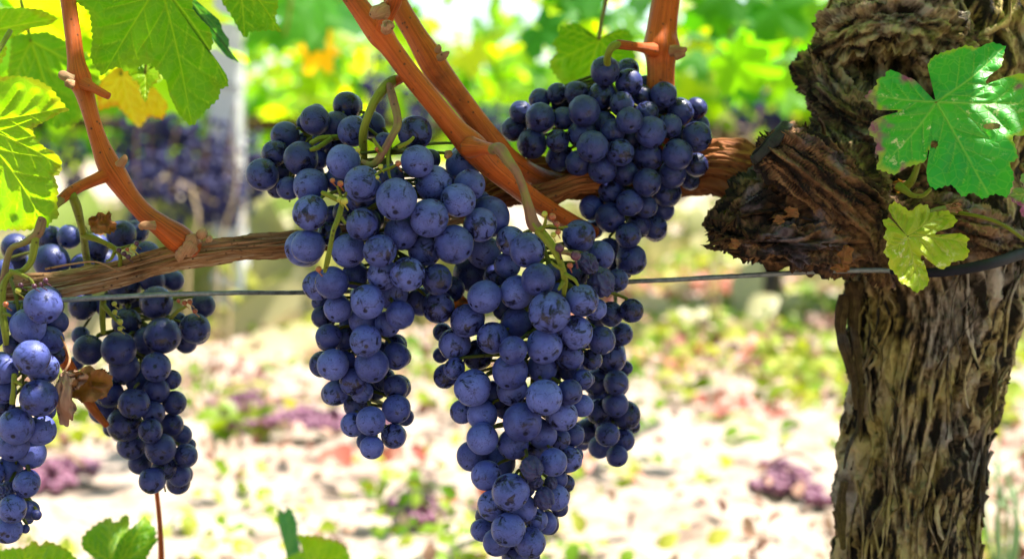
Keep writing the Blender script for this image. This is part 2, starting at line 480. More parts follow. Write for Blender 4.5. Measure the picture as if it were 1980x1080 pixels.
M_LEAF = leaf_mat("green_leaf", (0.060, 0.175, 0.008), (0.11, 0.23, 0.010), (0.24, 0.32, 0.03), (0.30, 0.12, 0.02), 0.12, 0.2, (0.20, 0.10, 0.02), 0.5)
M_LEAF_Y = leaf_mat("yellow_green_leaf", (0.13, 0.27, 0.006), (0.20, 0.32, 0.008), (0.36, 0.42, 0.04), (0.34, 0.08, 0.02), 0.3, 0.4, (0.18, 0.07, 0.02), 0.5)
M_LEAF_T = leaf_mat("blue_green_leaf", (0.018, 0.26, 0.038), (0.06, 0.33, 0.022), (0.24, 0.45, 0.08), (0.34, 0.36, 0.03), 0.75, 0.95, (0.55, 0.52, 0.33), 0.25, 0.46)
M_LEAF_S = leaf_mat("speckled_lime_leaf", (0.27, 0.36, 0.018), (0.36, 0.42, 0.02), (0.50, 0.52, 0.10), (0.48, 0.42, 0.02), 0.5, 0.95, (0.62, 0.55, 0.36), 0.25, 0.5, 0.54)
M_LEAF_P = leaf_mat("purple_edged_leaf", (0.10, 0.22, 0.04), (0.13, 0.24, 0.05), (0.36, 0.36, 0.12), (0.22, 0.045, 0.15), 1.0, 0.7, (0.5, 0.45, 0.3), 0.25)
M_LEAF_TEAL = leaf_mat("teal_leaf", (0.03, 0.14, 0.06), (0.04, 0.17, 0.07), (0.14, 0.26, 0.12), None, 0, 0, trans=0.2)  # plain teal blade with paler veins
M_LEAF_GOLD = leaf_mat("golden_leaf", (0.42, 0.24, 0.012), (0.46, 0.32, 0.02), (0.5, 0.4, 0.08), (0.4, 0.1, 0.01), 0.6, 0.3, (0.3, 0.1, 0.02), 0.5)
M_DEAD = leaf_mat("dead_brown_leaf", (0.20, 0.075, 0.025), (0.30, 0.13, 0.05), (0.16, 0.06, 0.03), (0.10, 0.04, 0.02), 0.6, 0.4, (0.09, 0.04, 0.02), 0.2, 0.8)

def foliage_mat(name, lo, mid, hi, trans=0.6, boost=(3.6, 3.4, 0.4), rough=0.45):
    m, nt, out = mat(name)
    a = N(nt, "ShaderNodeAttribute", _attribute_name="tint").outputs["Fac"]
    c = ramp(nt, [(0.0, lo), (0.5, mid), (1.0, hi)], a)
    p = nt.nodes.new("ShaderNodeBsdfPrincipled")
    nt.links.new(c, p.inputs["Base Color"]); p.inputs["Roughness"].default_value = rough; p.inputs["Specular IOR Level"].default_value = 0.25
    t = nt.nodes.new("ShaderNodeBsdfTranslucent")
    nt.links.new(mix(nt, 1.0, c, boost, 'MULTIPLY'), t.inputs["Color"])
    ms = nt.nodes.new("ShaderNodeMixShader"); ms.inputs[0].default_value = trans
    nt.links.new(p.outputs[0], ms.inputs[1]); nt.links.new(t.outputs[0], ms.inputs[2])
    nt.links.new(ms.outputs[0], out.inputs[0])
    return m

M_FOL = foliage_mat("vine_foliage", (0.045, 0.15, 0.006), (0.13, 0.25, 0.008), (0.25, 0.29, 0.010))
M_FOL_D = foliage_mat("dark_green_foliage", (0.012, 0.10, 0.005), (0.045, 0.18, 0.007), (0.16, 0.28, 0.010), 0.55, (2.8, 2.8, 0.3), 0.6)  # deeper green leaf tones, picked by tint
M_FOL_Y = foliage_mat("turning_foliage", (0.16, 0.22, 0.014), (0.36, 0.27, 0.012), (0.46, 0.22, 0.012))
M_WEED = foliage_mat("weed_leaf", (0.09, 0.19, 0.010), (0.20, 0.27, 0.020), (0.34, 0.35, 0.07), 0.4, (1.7, 1.6, 0.4))
M_WEED_R = foliage_mat("red_weed_leaf", (0.30, 0.07, 0.05), (0.36, 0.13, 0.09), (0.42, 0.2, 0.12), 0.3, (1.5, 1.0, 0.8))
M_LITTER = foliage_mat("leaf_litter", (0.12, 0.04, 0.028), (0.32, 0.18, 0.13), (0.46, 0.34, 0.26), 0.15, (1.1, 0.9, 0.8), 0.8)

def ground_mat():
    m, nt, out = mat("dry_sandy_soil")
    geo = nt.nodes.new("ShaderNodeNewGeometry")
    p = geo.outputs["Position"]
    a = noise(nt, p, 14, 8, 0.7)
    b = noise(nt, p, 2.0, 4)
    c = ramp(nt, [(0.34, (0.07, 0.045, 0.032)), (0.43, (0.24, 0.175, 0.13)), (0.53, (0.33, 0.265, 0.21)), (0.72, (0.41, 0.35, 0.29))], a)  # darkest spots paint small clod shadows into the soil colour
    c = mix(nt, math_(nt, 'MULTIPLY', ramp(nt, [(0.45, 0.0), (0.65, 1.0)], b), 0.4), c, (0.28, 0.17, 0.12))
    principled(nt, out, c, 0.95, bump(nt, noise(nt, p, 40, 6, 0.7), 0.012, 0.8))
    return m
M_GROUND = ground_mat()

# ------------------------------------------------------------------ ground
gx = np.concatenate([-np.geomspace(400, 4.2, 26), np.linspace(-4, 4, 240), np.geomspace(4.2, 400, 26)])
gy = np.concatenate([-np.geomspace(60, 0.3, 14), np.linspace(0, 1.2, 12), np.linspace(1.25, 6.5, 240), np.geomspace(6.6, 700, 44)])
X, Y = np.meshgrid(gx, gy)
near = np.clip(1.3 - np.hypot(X, Y - 3) / 12, 0, 1)
Z = near * (0.022 * fbm(X * 2.3, Y * 2.3, 0, 3) + 0.055 * np.clip(fbm(X * 9, Y * 9, 2.0, 5, 3), 0, 1) + 0.008 * fbm(X * 30, Y * 30, 1.0, 8, 2)) - 0.012
mb = MB()
ni, nj = X.shape
i = np.arange(ni - 1)[:, None] * nj; j = np.arange(nj - 1)[None]
mb.add(np.stack([X, Y, Z], -1).reshape(-1, 3), np.stack([i + j, i + j + 1, i + nj + j + 1, i + nj + j], -1).reshape(-1, 4))
tag(mb.build("ground", M_GROUND), kind='structure')

# ------------------------------------------------------------------ scattered leaves
def vine_leaf_template(seed=0, n=34):
    r_ = np.random.default_rng(seed)
    th = np.linspace(-math.pi * 0.93, math.pi * 0.93, n)
    lob = np.zeros(n)
    for c, w, h in ((0, 0.55, 1.0), (1.15, 0.5, 0.86), (-1.15, 0.5, 0.86), (2.25, 0.5, 0.62), (-2.25, 0.5, 0.62)):
        lob = np.maximum(lob, h * np.exp(-((th - c) / w) ** 2))
    r = (0.40 + 0.60 * lob) * (1 + 0.07 * np.where(np.arange(n) % 2, 1, -1)) * (1 + 0.08 * r_.normal(size=n))
    x, y = r * np.sin(th), r * np.cos(th)
    inner = 0.5
    V = [(0, 0, 0)] + [(a * inner, b * inner, 0) for a, b in zip(x, y)] + [(a, b, 0) for a, b in zip(x, y)]
    V = np.array(V)
    rr = np.hypot(V[:, 0], V[:, 1])
    V[:, 2] = -0.20 * rr ** 2 + 0.10 * np.abs(V[:, 0]) + 0.05 * np.sin(5 * np.arctan2(V[:, 0], V[:, 1])) * rr
    k = np.arange(n - 1)
    T = np.stack([np.zeros(n - 1, int), k + 1, k + 2], -1)
    Q = np.stack([k + 1, k + 1 + n, k + 2 + n, k + 2], -1)
    return V, Q, T
LT = [vine_leaf_template(s) for s in range(5)]

def blade_template():
    t = np.linspace(0, 1, 6)
    w = np.array([0.10, 0.26, 0.34, 0.30, 0.18, 0.02])
    V = []
    for a, b in zip(t, w): V += [(-b, a, 0.25 * b - 0.3 * a * a), (0, a, -0.3 * a * a), (b, a, 0.25 * b - 0.3 * a * a)]
    Q = []
    for k in range(5):
        for s in (0, 1): Q.append((3 * k + s, 3 * k + s + 1, 3 * k + s + 4, 3 * k + s + 3))
    return np.array(V, float), np.array(Q), np.zeros((0, 3), int)
BT = [blade_template()]

def rand_rot(n, face=(0, -0.5, 0.8), spread=0.7, g=rng):
    """n rotation matrices: local z scattered round `face`, any spin"""
    z = np.asarray(face, float)[None] / np.linalg.norm(face) + spread * g.normal(size=(n, 3))
    z /= np.linalg.norm(z, axis=1)[:, None]
    t = g.normal(size=(n, 3)); t[:, 2] -= 0.8
    y = t - z * (t * z).sum(1)[:, None]; y /= np.linalg.norm(y, axis=1)[:, None]
    x = np.cross(y, z)
    return np.stack([x, y, z], -1)

def scatter(mb, templates, pos, size, rot, tint):
    n = len(pos)
    pick = rng.integers(0, len(templates), n)
    for k, (V, Q, T) in enumerate(templates):
        s = np.where(pick == k)[0]
        if not len(s): continue
        W = np.einsum('nij,vj->nvi', rot[s], V) * size[s][:, None, None] + pos[s][:, None]
        o = (np.arange(len(s)) * len(V))[:, None, None]
        mb.add(W.reshape(-1, 3), (Q[None] + o).reshape(-1, 4), (T[None] + o).reshape(-1, 3) if len(T) else None, None, tint=np.repeat(tint[s], len(V)))

def project(p):
    d = (p - CAM) @ FWD
    return CX + FPX * ((p - CAM) @ RT) / d, CY - FPX * ((p - CAM) @ UP) / d, d

# ------------------------------------------------------------------ the rows behind
def back_vine(x, y, label, top, base, n, leafmat, lean=0.0, group="vines in the rows behind", halfw=0.55, depth=0.28, size=0.062):
    t = thing("background_vine", label, "grapevine", (x, y, 0), group)
    mb = MB()
    pts = np.array([(x, y, -0.05), (x + 0.02, y, 0.15), (x - 0.01 + lean, y, 0.32), (x + 0.05 + lean, y, 0.45), (x + 0.25, y, 0.47), (x + 0.55, y, 0.46)])
    C = spline(pts, 6)
    tube(mb, C, np.linspace(0.038, 0.012, len(C)), 10, lambda u, s, r: r * 0.3 * noise3(np.cos(u) * 2, np.sin(u) * 2, s * 18, 4))
    C2 = spline(np.array([(x + lean, y, 0.40), (x - 0.2, y + 0.02, 0.46), (x - 0.5, y, 0.47)]), 6)
    tube(mb, C2, np.linspace(0.022, 0.012, len(C2)), 8)
    mb.build("trunk", M_BARK, t)
    mb = MB()
    cl = rng.uniform(-1, 1, (9, 3))
    ce = np.stack([x + cl[:, 0] * halfw * 0.9, y + cl[:, 1] * depth * 0.6, base + (cl[:, 2] * 0.5 + 0.5) * (top - base)], -1)
    ci = rng.integers(0, 9, n)
    pos = ce[ci] + rng.normal(size=(n, 3)) * np.array([0.17, 0.11, 0.13])
    pos[:, 2] = np.clip(pos[:, 2], base - 0.05, top + 0.15)
    scatter(mb, LT, pos, rng.uniform(0.7, 1.25, n) * size, rand_rot(n, (0, -0.25, 0.7), 0.8), np.clip(rng.beta(2, 2, n) + rng.normal(0, .15, 9)[ci], 0, 1))
    mb.build("crown", leafmat, t)
    return t

ROW2, ROW3, ROW4 = 3.5, 6.2, 9.2
r2 = [(-1.45, "leafy vine at the far left behind the old cane", 1.25, 0.54, 190, M_FOL),
      (-0.72, "bright vine standing just left of the sky gap, behind the grey post", 1.15, 0.54, 170, M_FOL),
      (0.62, "dark green vine right of the sky gap, behind the upper right grape bunch", 1.25, 0.55, 190, M_FOL),
      (1.45, "blurred vine seen beyond the old trunk at the right", 1.2, 0.5, 230, M_FOL)]
for x, lab, top, base, n, lm in r2: back_vine(x, ROW2 + rng.uniform(-.06, .06), lab, top, base, n, lm)
r3 = [(-2.3, "vine of the second row back, furthest left", 1.0), (-1.25, "second-row vine showing under the leaves at upper left", 0.95), (-0.35, "pale sunlit vine of the second row, below the sky gap left of the crossing canes", 0.74),
      (0.55, "pale sunlit vine of the second row, between the crossing canes and the upper right bunch", 0.76), (1.5, "second-row vine behind the dark green shoots at upper right", 1.05), (2.5, "second-row vine hidden mostly by the old trunk", 1.0)]
for x, lab, top in r3: back_vine(x, ROW3 + rng.uniform(-.1, .1), lab, top, 0.42, 260, M_FOL, size=0.075)
for k in range(7):
    back_vine(-3.3 + 1.1 * k, ROW4 + rng.uniform(-.1, .1), "hazy yellow-green vine far off in the third row back", 0.95 if k not in (2, 3) else 0.72, 0.35, 200, M_FOL, size=0.085, group="vines in the farthest row")
# a belt of distant vines closes the view
mb = MB(); n = 2600
pos = np.stack([rng.uniform(-14, 14, n), rng.uniform(14, 22, n), rng.uniform(0.1, 1.0, n)], -1)
scatter(mb, LT, pos, rng.uniform(0.12, 0.2, n), rand_rot(n, (0, -.5, .6), .8), rng.random(n))
tag(mb.build("distant_vines", M_FOL), "far band of vineyard greenery closing the view at the horizon", "vineyard", kind='stuff')

# posts and dry stalks of the second row
def post(px, d, halfw, label):
    b = P(px, 540, d); b = np.array([b[0], b[1], 0])
    t = thing("vineyard_post", label, "post", b)
    mb = MB(); w = halfw
    zz = np.linspace(-0.1, 1.6, 24)
    prof = np.array([(-1, -.8), (-.8, -1), (.8, -1), (1, -.8), (1, .8), (.8, 1), (-.8, 1), (-1, .8)]) * w
    V = np.array([[(b[0] + p[0] * (1 + .02 * math.sin(z * 9)), b[1] + p[1], z) for p in prof] for z in zz]).reshape(-1, 3)
    i = np.arange(len(zz) - 1)[:, None] * 8; j = np.arange(8)[None]; j2 = (j + 1) % 8
    mb.add(V, np.stack([i + j, i + j2, i + 8 + j2, i + 8 + j], -1).reshape(-1, 4), [(len(zz) * 8 - 8, len(zz) * 8 - 8 + k, len(zz) * 8 - 8 + k + 1) for k in range(1, 7)])
    mb.build("shaft", M_POST, t, smooth=False)
    mb = MB()
    for z in (0.55, 0.9):
        a = np.linspace(0, 2 * math.pi, 17)
        C = np.stack([b[0] + np.cos(a) * w * 1.35, b[1] + np.sin(a) * w * 1.35, np.full(17, z)], -1)
        tube(mb, C, 0.0025, 6, cap=False)
    mb.build("tie_wire", M_WIRE, t)
post(446, 3.3, 0.037, "smooth pale grey vineyard post behind the leaves at upper left")

def far_bunch(px, py, d, h, w, label, seed, m=None, name="background_grape_bunch", group="blurred bunches hanging in the row behind", flat=False, cat="grapes"):
    g = np.random.default_rng(seed)
    c = P(px, py, d) if not flat else G(px, py) + np.array([0, 0, 0.02])
    t = thing(name, label, cat, c + np.array([0, 0, h * 0.5 if not flat else 0]), group)
    mb = MB()
    n = 70 if not flat else int(60 + w * h * 9000)
    u = np.linspace(0, math.pi, 7); a = np.linspace(0, 2 * math.pi, 10, endpoint=False)
    S = np.array([(math.sin(p) * math.cos(q), math.sin(p) * math.sin(q), math.cos(p)) for p in u for q in a])
    i = np.arange(6)[:, None] * 10; j = np.arange(10)[None]; j2 = (j + 1) % 10
    Q = np.stack([i + j, i + 10 + j, i + 10 + j2, i + j2], -1).reshape(-1, 4)
    for k in range(n):
        if flat:
            a_, q_ = g.uniform(0, 6.283), g.random() ** .6; q = c + np.array([math.cos(a_) * q_ * w * (.5 + .22 * math.sin(3 * a_ + seed)), math.sin(a_) * q_ * h * (.65 + .25 * math.sin(2 * a_ + seed)), (1 - q_) * .022 * g.random() - .004]); r = g.uniform(.0045, .0085)
        else:
            tt = g.random() ** 0.8
            rad = w * 0.5 * (1 - 0.75 * tt) * (0.6 + .4 * g.random())
            an = g.uniform(0, 2 * math.pi)
            q = c + np.array([math.cos(an) * rad, math.sin(an) * rad, h * (0.5 - tt)]); r = g.uniform(.0065, .0085)
        mb.add(S * r + q, Q)
    mb.build("berries", m or M_BGGRAPE, t)
    mb = MB()
    e = np.array(t.location)
    if flat: C = spline(np.array([e + (-w * .5, 0, .01), e + (0, .01, .03), e + (w * .45, -.01, .012)]), 5)
    else: C = spline(np.array([e + (0.01, 0, 0.05), e, e + (0, 0, -h * .8)]), 5)
    tube(mb, C, 0.0022, 6)
    mb.build("stalk", M_STALK_P, t)
for k, (px, py, d, h, w, lab) in enumerate([
    (268, 315, 3.30, 0.17, 0.10, "blurred dark bunch behind the left cane, leftmost of the row behind"),
    (322, 335, 3.25, 0.19, 0.11, "blurred dark bunch right of the left cane's fork"),
    (375, 330, 3.30, 0.20, 0.11, "blurred bunch halfway between left cane and grey post"),
    (290, 300, 3.15, 0.17, 0.12, "blurred dark bunch in front of the two behind the left cane's fork"),
    (350, 285, 3.4, 0.16, 0.12, "blurred dark bunch under the golden leaf"),
    (400, 310, 3.10, 0.19, 0.13, "large blurred bunch just left of the tall straw stalk"),
    (450, 335, 3.05, 0.19, 0.13, "blurred bunch covering the grey post's lower end"),
    (240, 285, 3.3, 0.14, 0.10, "small blurred bunch between slim cane and lime leaf"),
    (500, 320, 3.3, 0.15, 0.10, "blurred bunch left of the dark shoulder grapes"),
    (60, 330, 3.2, 0.17, 0.12, "blurred dark bunch low behind the broad leaf at the left border"),
    (265, 360, 3.0, 0.17, 0.13, "low blurred bunch right beside the slim cane, under the others"),
    (335, 370, 3.02, 0.16, 0.13, "lowest blurred bunch in the middle of the dark band at left"),
    (395, 372, 3.05, 0.15, 0.13, "low blurred bunch beside the tall straw stalk's middle"),
    (300, 270, 3.2, 0.15, 0.13, "topmost blurred bunch of the dark band, below the golden leaf"),
    (440, 375, 3.0, 0.14, 0.12, "low blurred bunch standing before the grey post's hidden foot"),
    (415, 345, 3.22, 0.17, 0.10, "blurred bunch under the foot of the grey post, left side"),
    (478, 350, 3.35, 0.15, 0.10, "blurred bunch just right of the grey post's lower end"),
    (140, 320, 3.3, 0.16, 0.10, "blurred bunch peeping past the edge of the yellow-green leaf at left"),
    (735, 165, 3.0, 0.13, 0.12, "blurred glossy bunch high up, left of the crossing canes"),
    (815, 215, 3.1, 0.10, 0.09, "blurred bunch between the crossing canes and the stalk"),
    (1445, 215, 3.2, 0.10, 0.13, "blurred bunch in shade left of the old trunk"),
    (1500, 225, 3.3, 0.10, 0.10, "blurred bunch touching the old trunk's left edge"),
    (965, 245, 3.2, 0.10, 0.10, "blurred dark bunch at the left end of the upper right grapes")]):
    far_bunch(px, py, d, h, w, lab, 50 + k)
for k, (px, py, w, h, lab) in enumerate([
    (590, 835, .20, .09, "large heap of dropped purple grapes on the pale soil beneath the middle bunch tail"),
    (1530, 955, .085, .13, "dropped reddish-purple bunch lying left of the old trunk's base"),
    (800, 1012, .06, .05, "small dropped bunch on the soil left of the longest bunch's tip"),
    (100, 945, .10, .10, "dropped pinkish bunch on the soil beside the left edge bunch"),
    (470, 800, .10, .06, "thin strip of dropped purple grapes right of the second-left bunch")]):
    far_bunch(px, py, 0, h, w, lab, 90 + k, M_POMACE, "fallen_grape_bunch", "dropped bunches on the soil", True)
# dry stalks
for k, (x0, y0, x1, y1, d, r, lab) in enumerate([
    (425, 480, 458, 285, 2.9, .004, "tall straw stalk in front of the grey post's foot"), (365, 500, 372, 372, 2.8, .005, "short pale stalk left of the grey post"),
    (447, 500, 470, 390, 2.85, .004, "leaning straw stalk right of the tall one"), (300, 360, 480, 430, 3.0, .003, "long thin straw lying almost level below the far bunches"),
    (1400, 330, 1470, 215, 3.0, .004, "pale straw stalk between upper right grapes and old trunk"), (1385, 260, 1450, 250, 3.0, .003, "thin straw bending level left of the old trunk")]):
    a = P(x0, y0, d); b = P(x1, y1, d)
    mb = MB(); m_ = (a + b) / 2 + np.array([.015, 0, .01])
    g0 = np.array([a[0] - .01, a[1], 0.0])
    C = spline(np.array([g0, a, m_, b]), 6)
    tube(mb, C, np.linspace(r, r * .4, len(C)), 6)
    tag(mb.build("dry_stalk", M_DRYST, None, C[0]), lab, "stalk", "dry stalks between the rows")

# ------------------------------------------------------------------ ground cover
def patch(n, ymin, ymax, xmin=-2.6, xmax=2.6, thr=0.0, seed=1, fx=1.3):
    y = rng.uniform(ymin, ymax, n * 4); x = rng.uniform(xmin, xmax, n * 4)
    k = fbm(x * fx, y * fx, 0.5, seed, 3) + rng.normal(0, .08, n * 4) > thr
    return np.stack([x[k], y[k], np.zeros(k.sum())], -1)[:n]
def tufts(pos, leaves, size, spread, mat_, name, label, tint=None, face=(0, -.3, .9), sp=0.6, tmpl=BT, cat="weeds"):
    n = len(pos)
    p = np.repeat(pos, leaves, 0) + rng.normal(size=(n * leaves, 3)) * np.array([spread, spread, 0])
    p[:, 2] = rng.uniform(0.0, 0.05, n * leaves)
    mb = MB()
    scatter(mb, tmpl, p, rng.uniform(.6, 1.3, n * leaves) * size, rand_rot(n * leaves, face, sp), np.clip(np.repeat(rng.random(n), leaves) + rng.normal(0, .15, n * leaves), 0, 1))
    tag(mb.build(name, mat_), label, cat, kind='stuff')
wp = np.vstack([patch(620, 2.0, 5.0, thr=-0.03, seed=2), patch(90, 2.0, 3.6, 0.2, 1.2, -0.05, 9, 2), patch(300, 5, 12, -5, 5, -.1, 4)])
tufts(wp, 9, 0.040, 0.035, M_WEED, "weeds", "low lime-green weeds growing over the pale soil between the rows")
tufts(patch(380, 1.35, 2.6, thr=0.03, seed=3, fx=3), 9, 0.020, 0.025, M_WEED, "small_weeds", "tiny green seedlings scattered over the nearest pale soil")
tufts(np.vstack([patch(75, 2.2, 4.2, 0.1, 1.3, 0.05, 12, 2), patch(20, 1.5, 4.0, thr=.2, seed=13, fx=3)]), 8, 0.036, 0.03, M_WEED_R, "red_weeds", "reddish low weeds among the green ones on the soil")
tufts(np.vstack([patch(800, 1.35, 4.5, thr=-.06, seed=21, fx=2.5), patch(120, 1.35, 4.0, .1, 1.4, -.02, 23, 2)]), 8, 0.021, 0.06, M_LITTER, "dry_leaf_litter", "curled dry brown leaves littering the pale soil", sp=0.9, tmpl=BT, cat="leaf litter")
M_GRASS = foliage_mat("straw_green_grass", (0.20, 0.26, 0.06), (0.38, 0.38, 0.14), (0.5, 0.44, 0.24), .4, (1.3, 1.3, .7))
tufts(patch(520, 2.8, 7, -3.5, 3.5, -.15, 31), 7, 0.11, 0.03, foliage_mat("dry_grass", (0.30, 0.30, 0.12), (0.46, 0.42, 0.22), (0.55, 0.48, 0.30), .3, (1.2, 1.1, .8)), "dry_grass", "pale straw-coloured grass at the foot of the row behind", face=(0, -1, .15), sp=.35, cat="grass")

gp = G(446, 600)[None] + rng.normal(size=(75, 3)) * np.array([.17, .16, 0])
tufts(np.vstack([gp, G(330, 560)[None] + rng.normal(size=(20, 3)) * np.array([.2, .15, 0])]) * np.array([1, 1, 0]), 8, 0.26, 0.03, M_GRASS, "tall_grass", "tall straw-green grass clump at the foot of the grey post", face=(0, -1, .1), sp=.3, cat="grass")
# the blue-green grassy weed at the lower right
t = thing("grassy_weed", "tall thin blue-green weed with narrow blades right of the old trunk", "weed", G(1940, 1180) * np.array([1, 1, 0]) + np.array([0, 0, 0.0]))
b0 = np.array(t.location); dz = (b0 - CAM) @ FWD
mb = MB()
for x1, y1, bend in ((1930, 850, 4), (1905, 880, -20), (1965, 900, 12), (1985, 860, 30), (1950, 940, -8), (1895, 960, -24), (1990, 930, 20), (1925, 930, -6)):
    e = P(x1, y1, dz + rng.uniform(-.06, .06))
    m_ = b0 * .5 + e * .5 + np.array([-bend * .001, 0, .03])
    C = spline(np.array([b0, m_, e]), 8)
    tube(mb, C, np.linspace(.0026, .0008, len(C)), 6)
mb.build("blades", plain("blue_green_blade", (0.10, 0.20, 0.07), (0.20, 0.30, 0.13), 40), t)

# ------------------------------------------------------------------ the old vine
VB = P(1745, 540, 0.73); VB = np.array([VB[0], VB[1], 0.0])
vine = thing("grapevine", "gnarled old grapevine with shaggy dark trunk, long level arm and reddish-orange canes", "grapevine", VB)

def bark_disp(seed, amp, fu, fv, lump=0.10, twist=0.0, rough=0.3):
    def f(u, s, r):
        uu = u + twist * s
        wx = noise3(np.cos(uu) * 1.5, np.sin(uu) * 1.5, s * 16, seed)
        wz = noise3(np.cos(uu) * 2.5, np.sin(uu) * 2.5, s * 30, seed + 1)
        u2 = uu + 0.22 * wx + 0.10 * wz
        big = fbm(np.cos(uu) * 1.2, np.sin(uu) * 1.2, s * 11, seed + 2, 3)
        a = 1 - np.abs(noise3(np.cos(u2) * fu, np.sin(u2) * fu, s * fv + wz * .6, seed + 3)) * 2.2
        b = 1 - np.abs(noise3(np.cos(u2) * fu * 2.1, np.sin(u2) * fu * 2.1, s * fv * 1.7 + wx, seed + 4)) * 2.2
        c = noise3(np.cos(u2) * fu * 5, np.sin(u2) * fu * 5, s * fv * 3.5, seed + 5)
        d = noise3(np.cos(u2) * fu * 2, np.sin(u2) * fu * 2, s * fv * 9, seed + 6)
        plates = np.clip(noise3(np.cos(u2) * fu * .8, np.sin(u2) * fu * .8, s * fv * 2.2, seed + 9) * 4, -1, 1)
        pl2 = np.clip(noise3(np.cos(u2) * fu * 1.5, np.sin(u2) * fu * 1.5, s * fv * 4.2 + wz, seed + 19) * 7, -1, 1)
        crack = np.clip(1 - np.abs(noise3(np.cos(u2) * fu * .9, np.sin(u2) * fu * .9, s * fv * .55 + wx * .8, seed + 12)) * 5, 0, 1)
        blk = fbm(np.cos(u) * (5 if rough < 1 else 3.5), np.sin(u) * (5 if rough < 1 else 3.5), s * (95 if rough < 1 else 190), seed + 14, 4, .6)
        return r * lump * big * 1.6 + amp * (0.42 * a + 0.42 * b + 0.36 * c + 0.36 * d + 0.40 * plates + 0.45 * pl2 - 1.3 * crack ** 1.5 + rough * 2.6 * blk)
    return f

def bark_tube(mb, pts, nu, per, seed, amp, fu, fv, lump=0.10, twist=0.0, cap=True, rough=0.3):
    C, rad = pxline(pts, per)
    tube(mb, C, rad, nu, bark_disp(seed, amp, fu, fv, lump, twist, rough), cap)
    return C, rad

def merged_bark(tubes, voxel, smooth_n):
    """tubes grown together into one surface, then furrowed along each one's own grain"""
    mb = MB(); lines = []
    for t in tubes:
        C, rad = pxline(t['p'], 10)
        tube(mb, C, rad, 40); lines.append((C, rad) + frames(C)[1:])
    tmp = bpy.data.objects.new("tmp", mb.mesh("tmp", None)); COL.objects.link(tmp)
    md = tmp.modifiers.new("r", 'REMESH'); md.mode = 'VOXEL'; md.voxel_size = voxel
    dg = bpy.context.evaluated_depsgraph_get()
    me = bpy.data.meshes.new_from_object(tmp.evaluated_get(dg))
    bpy.data.objects.remove(tmp)
    V = np.empty(len(me.vertices) * 3, np.float32); me.vertices.foreach_get("co", V); V = V.reshape(-1, 3).astype(float)
    nl = len(me.loops); li = np.empty(nl, np.int32); me.loops.foreach_get("vertex_index", li)
    npoly = len(me.polygons); Q = li.reshape(npoly, 4)
    bpy.data.meshes.remove(me)
    e = np.vstack([Q[:, [0, 1]], Q[:, [1, 2]], Q[:, [2, 3]], Q[:, [3, 0]]])
    deg = np.bincount(e[:, 0], minlength=len(V)) + np.bincount(e[:, 1], minlength=len(V))
    for _ in range(smooth_n):
        W = np.stack([np.bincount(e[:, 0], V[e[:, 1], k], len(V)) + np.bincount(e[:, 1], V[e[:, 0], k], len(V)) for k in range(3)], -1)
        V = V * .4 + .6 * W / deg[:, None]
    fn = np.cross(V[Q[:, 2]] - V[Q[:, 0]], V[Q[:, 3]] - V[Q[:, 1]])
    nr = np.zeros_like(V)
    for k in range(4):
        for c in range(3): nr[:, c] += np.bincount(Q[:, k], fn[:, c], len(V))
    nr /= np.linalg.norm(nr, axis=1)[:, None] + 1e-12
    ws, us, ss, rs = [], [], [], []
    for (C, rad, N_, B_) in lines:
        arc = np.concatenate([[0], np.cumsum(np.linalg.norm(np.diff(C, axis=0), axis=1))])
        best = np.empty(len(V), int); bd = np.empty(len(V))
        for a in range(0, len(V), 40000):
            d = np.linalg.norm(V[a:a + 40000, None] - C[None], axis=2)
            best[a:a + 40000] = d.argmin(1); bd[a:a + 40000] = d.min(1)
        T_ = np.gradient(C, axis=0); T_ /= np.linalg.norm(T_, axis=1)[:, None]
        rel = V - C[best]
        us.append(np.arctan2((rel * B_[best]).sum(1), (rel * N_[best]).sum(1)))
        ss.append(arc[best] + (rel * T_[best]).sum(1)); rs.append(rad[best])
        ws.append(-7 * np.abs(bd / rad[best] - 1))
    ws = np.array(ws); ws = np.exp(ws - ws.max(0)); ws[ws < .06] = 0; ws /= ws.sum(0)
    H = np.zeros(len(V)); F = np.zeros(len(V)); AR = np.zeros(len(V))
    for k, t in enumerate(tubes):
        m = ws[k] > 0
        u, s_, r = us[k][m], ss[k][m], rs[k][m]
        h = bark_disp(t['seed'], t['amp'], t['fu'], t['fv'], t['lump'], t['twist'], t['rough'])(u, s_, r)
        w_ = .25 * noise3(np.cos(u) * 2, np.sin(u) * 2, s_ * 26, t['seed'] + 40)
        f = fbm(np.cos(u + w_) * t['fu'] * 1.7, np.sin(u + w_) * t['fu'] * 1.7, s_ * t['fv'] * 2.0, t['seed'] + 41, 4, .68)
        H[m] += ws[k][m] * h; F[m] += ws[k][m] * f
        if t['seed'] in (21, 27, 23, 37): AR[m] += ws[k][m]
        if t['seed'] in (29, 35): AR[m] += .6 * ws[k][m]
    H += .0022 * fbm(V[:, 0] * 90, V[:, 1] * 90, V[:, 2] * 90, 91, 4, .6) * (ws.max(0) < .98) + .0006 * noise3(V[:, 0] * 420, V[:, 1] * 420, V[:, 2] * 420, 92)
    V = V + nr * H[:, None]
    out = MB(); out.add(V, Q, None, None, fibre=np.clip(.5 + F * .62, 0, 1), arm=AR)
    return out, lines
def tb(p, seed, amp, fu, fv, lump, twist, rough): return dict(p=p, seed=seed, amp=amp, fu=fu, fv=fv, lump=lump, twist=twist, rough=rough)
TR = [(1745, 1900, 150, .735), (1752, 1400, 132, .735), (1752, 1080, 122, .73), (1766, 900, 121, .73), (1784, 740, 134, .73), (1804, 600, 150, .73), (1806, 500, 166, .73), (1797, 400, 180, .735), (1790, 280, 192, .74), (1794, 130, 206, .745), (1830, -60, 212, .75), (1850, -260, 190, .75), (1830, -480, 150, .75)]
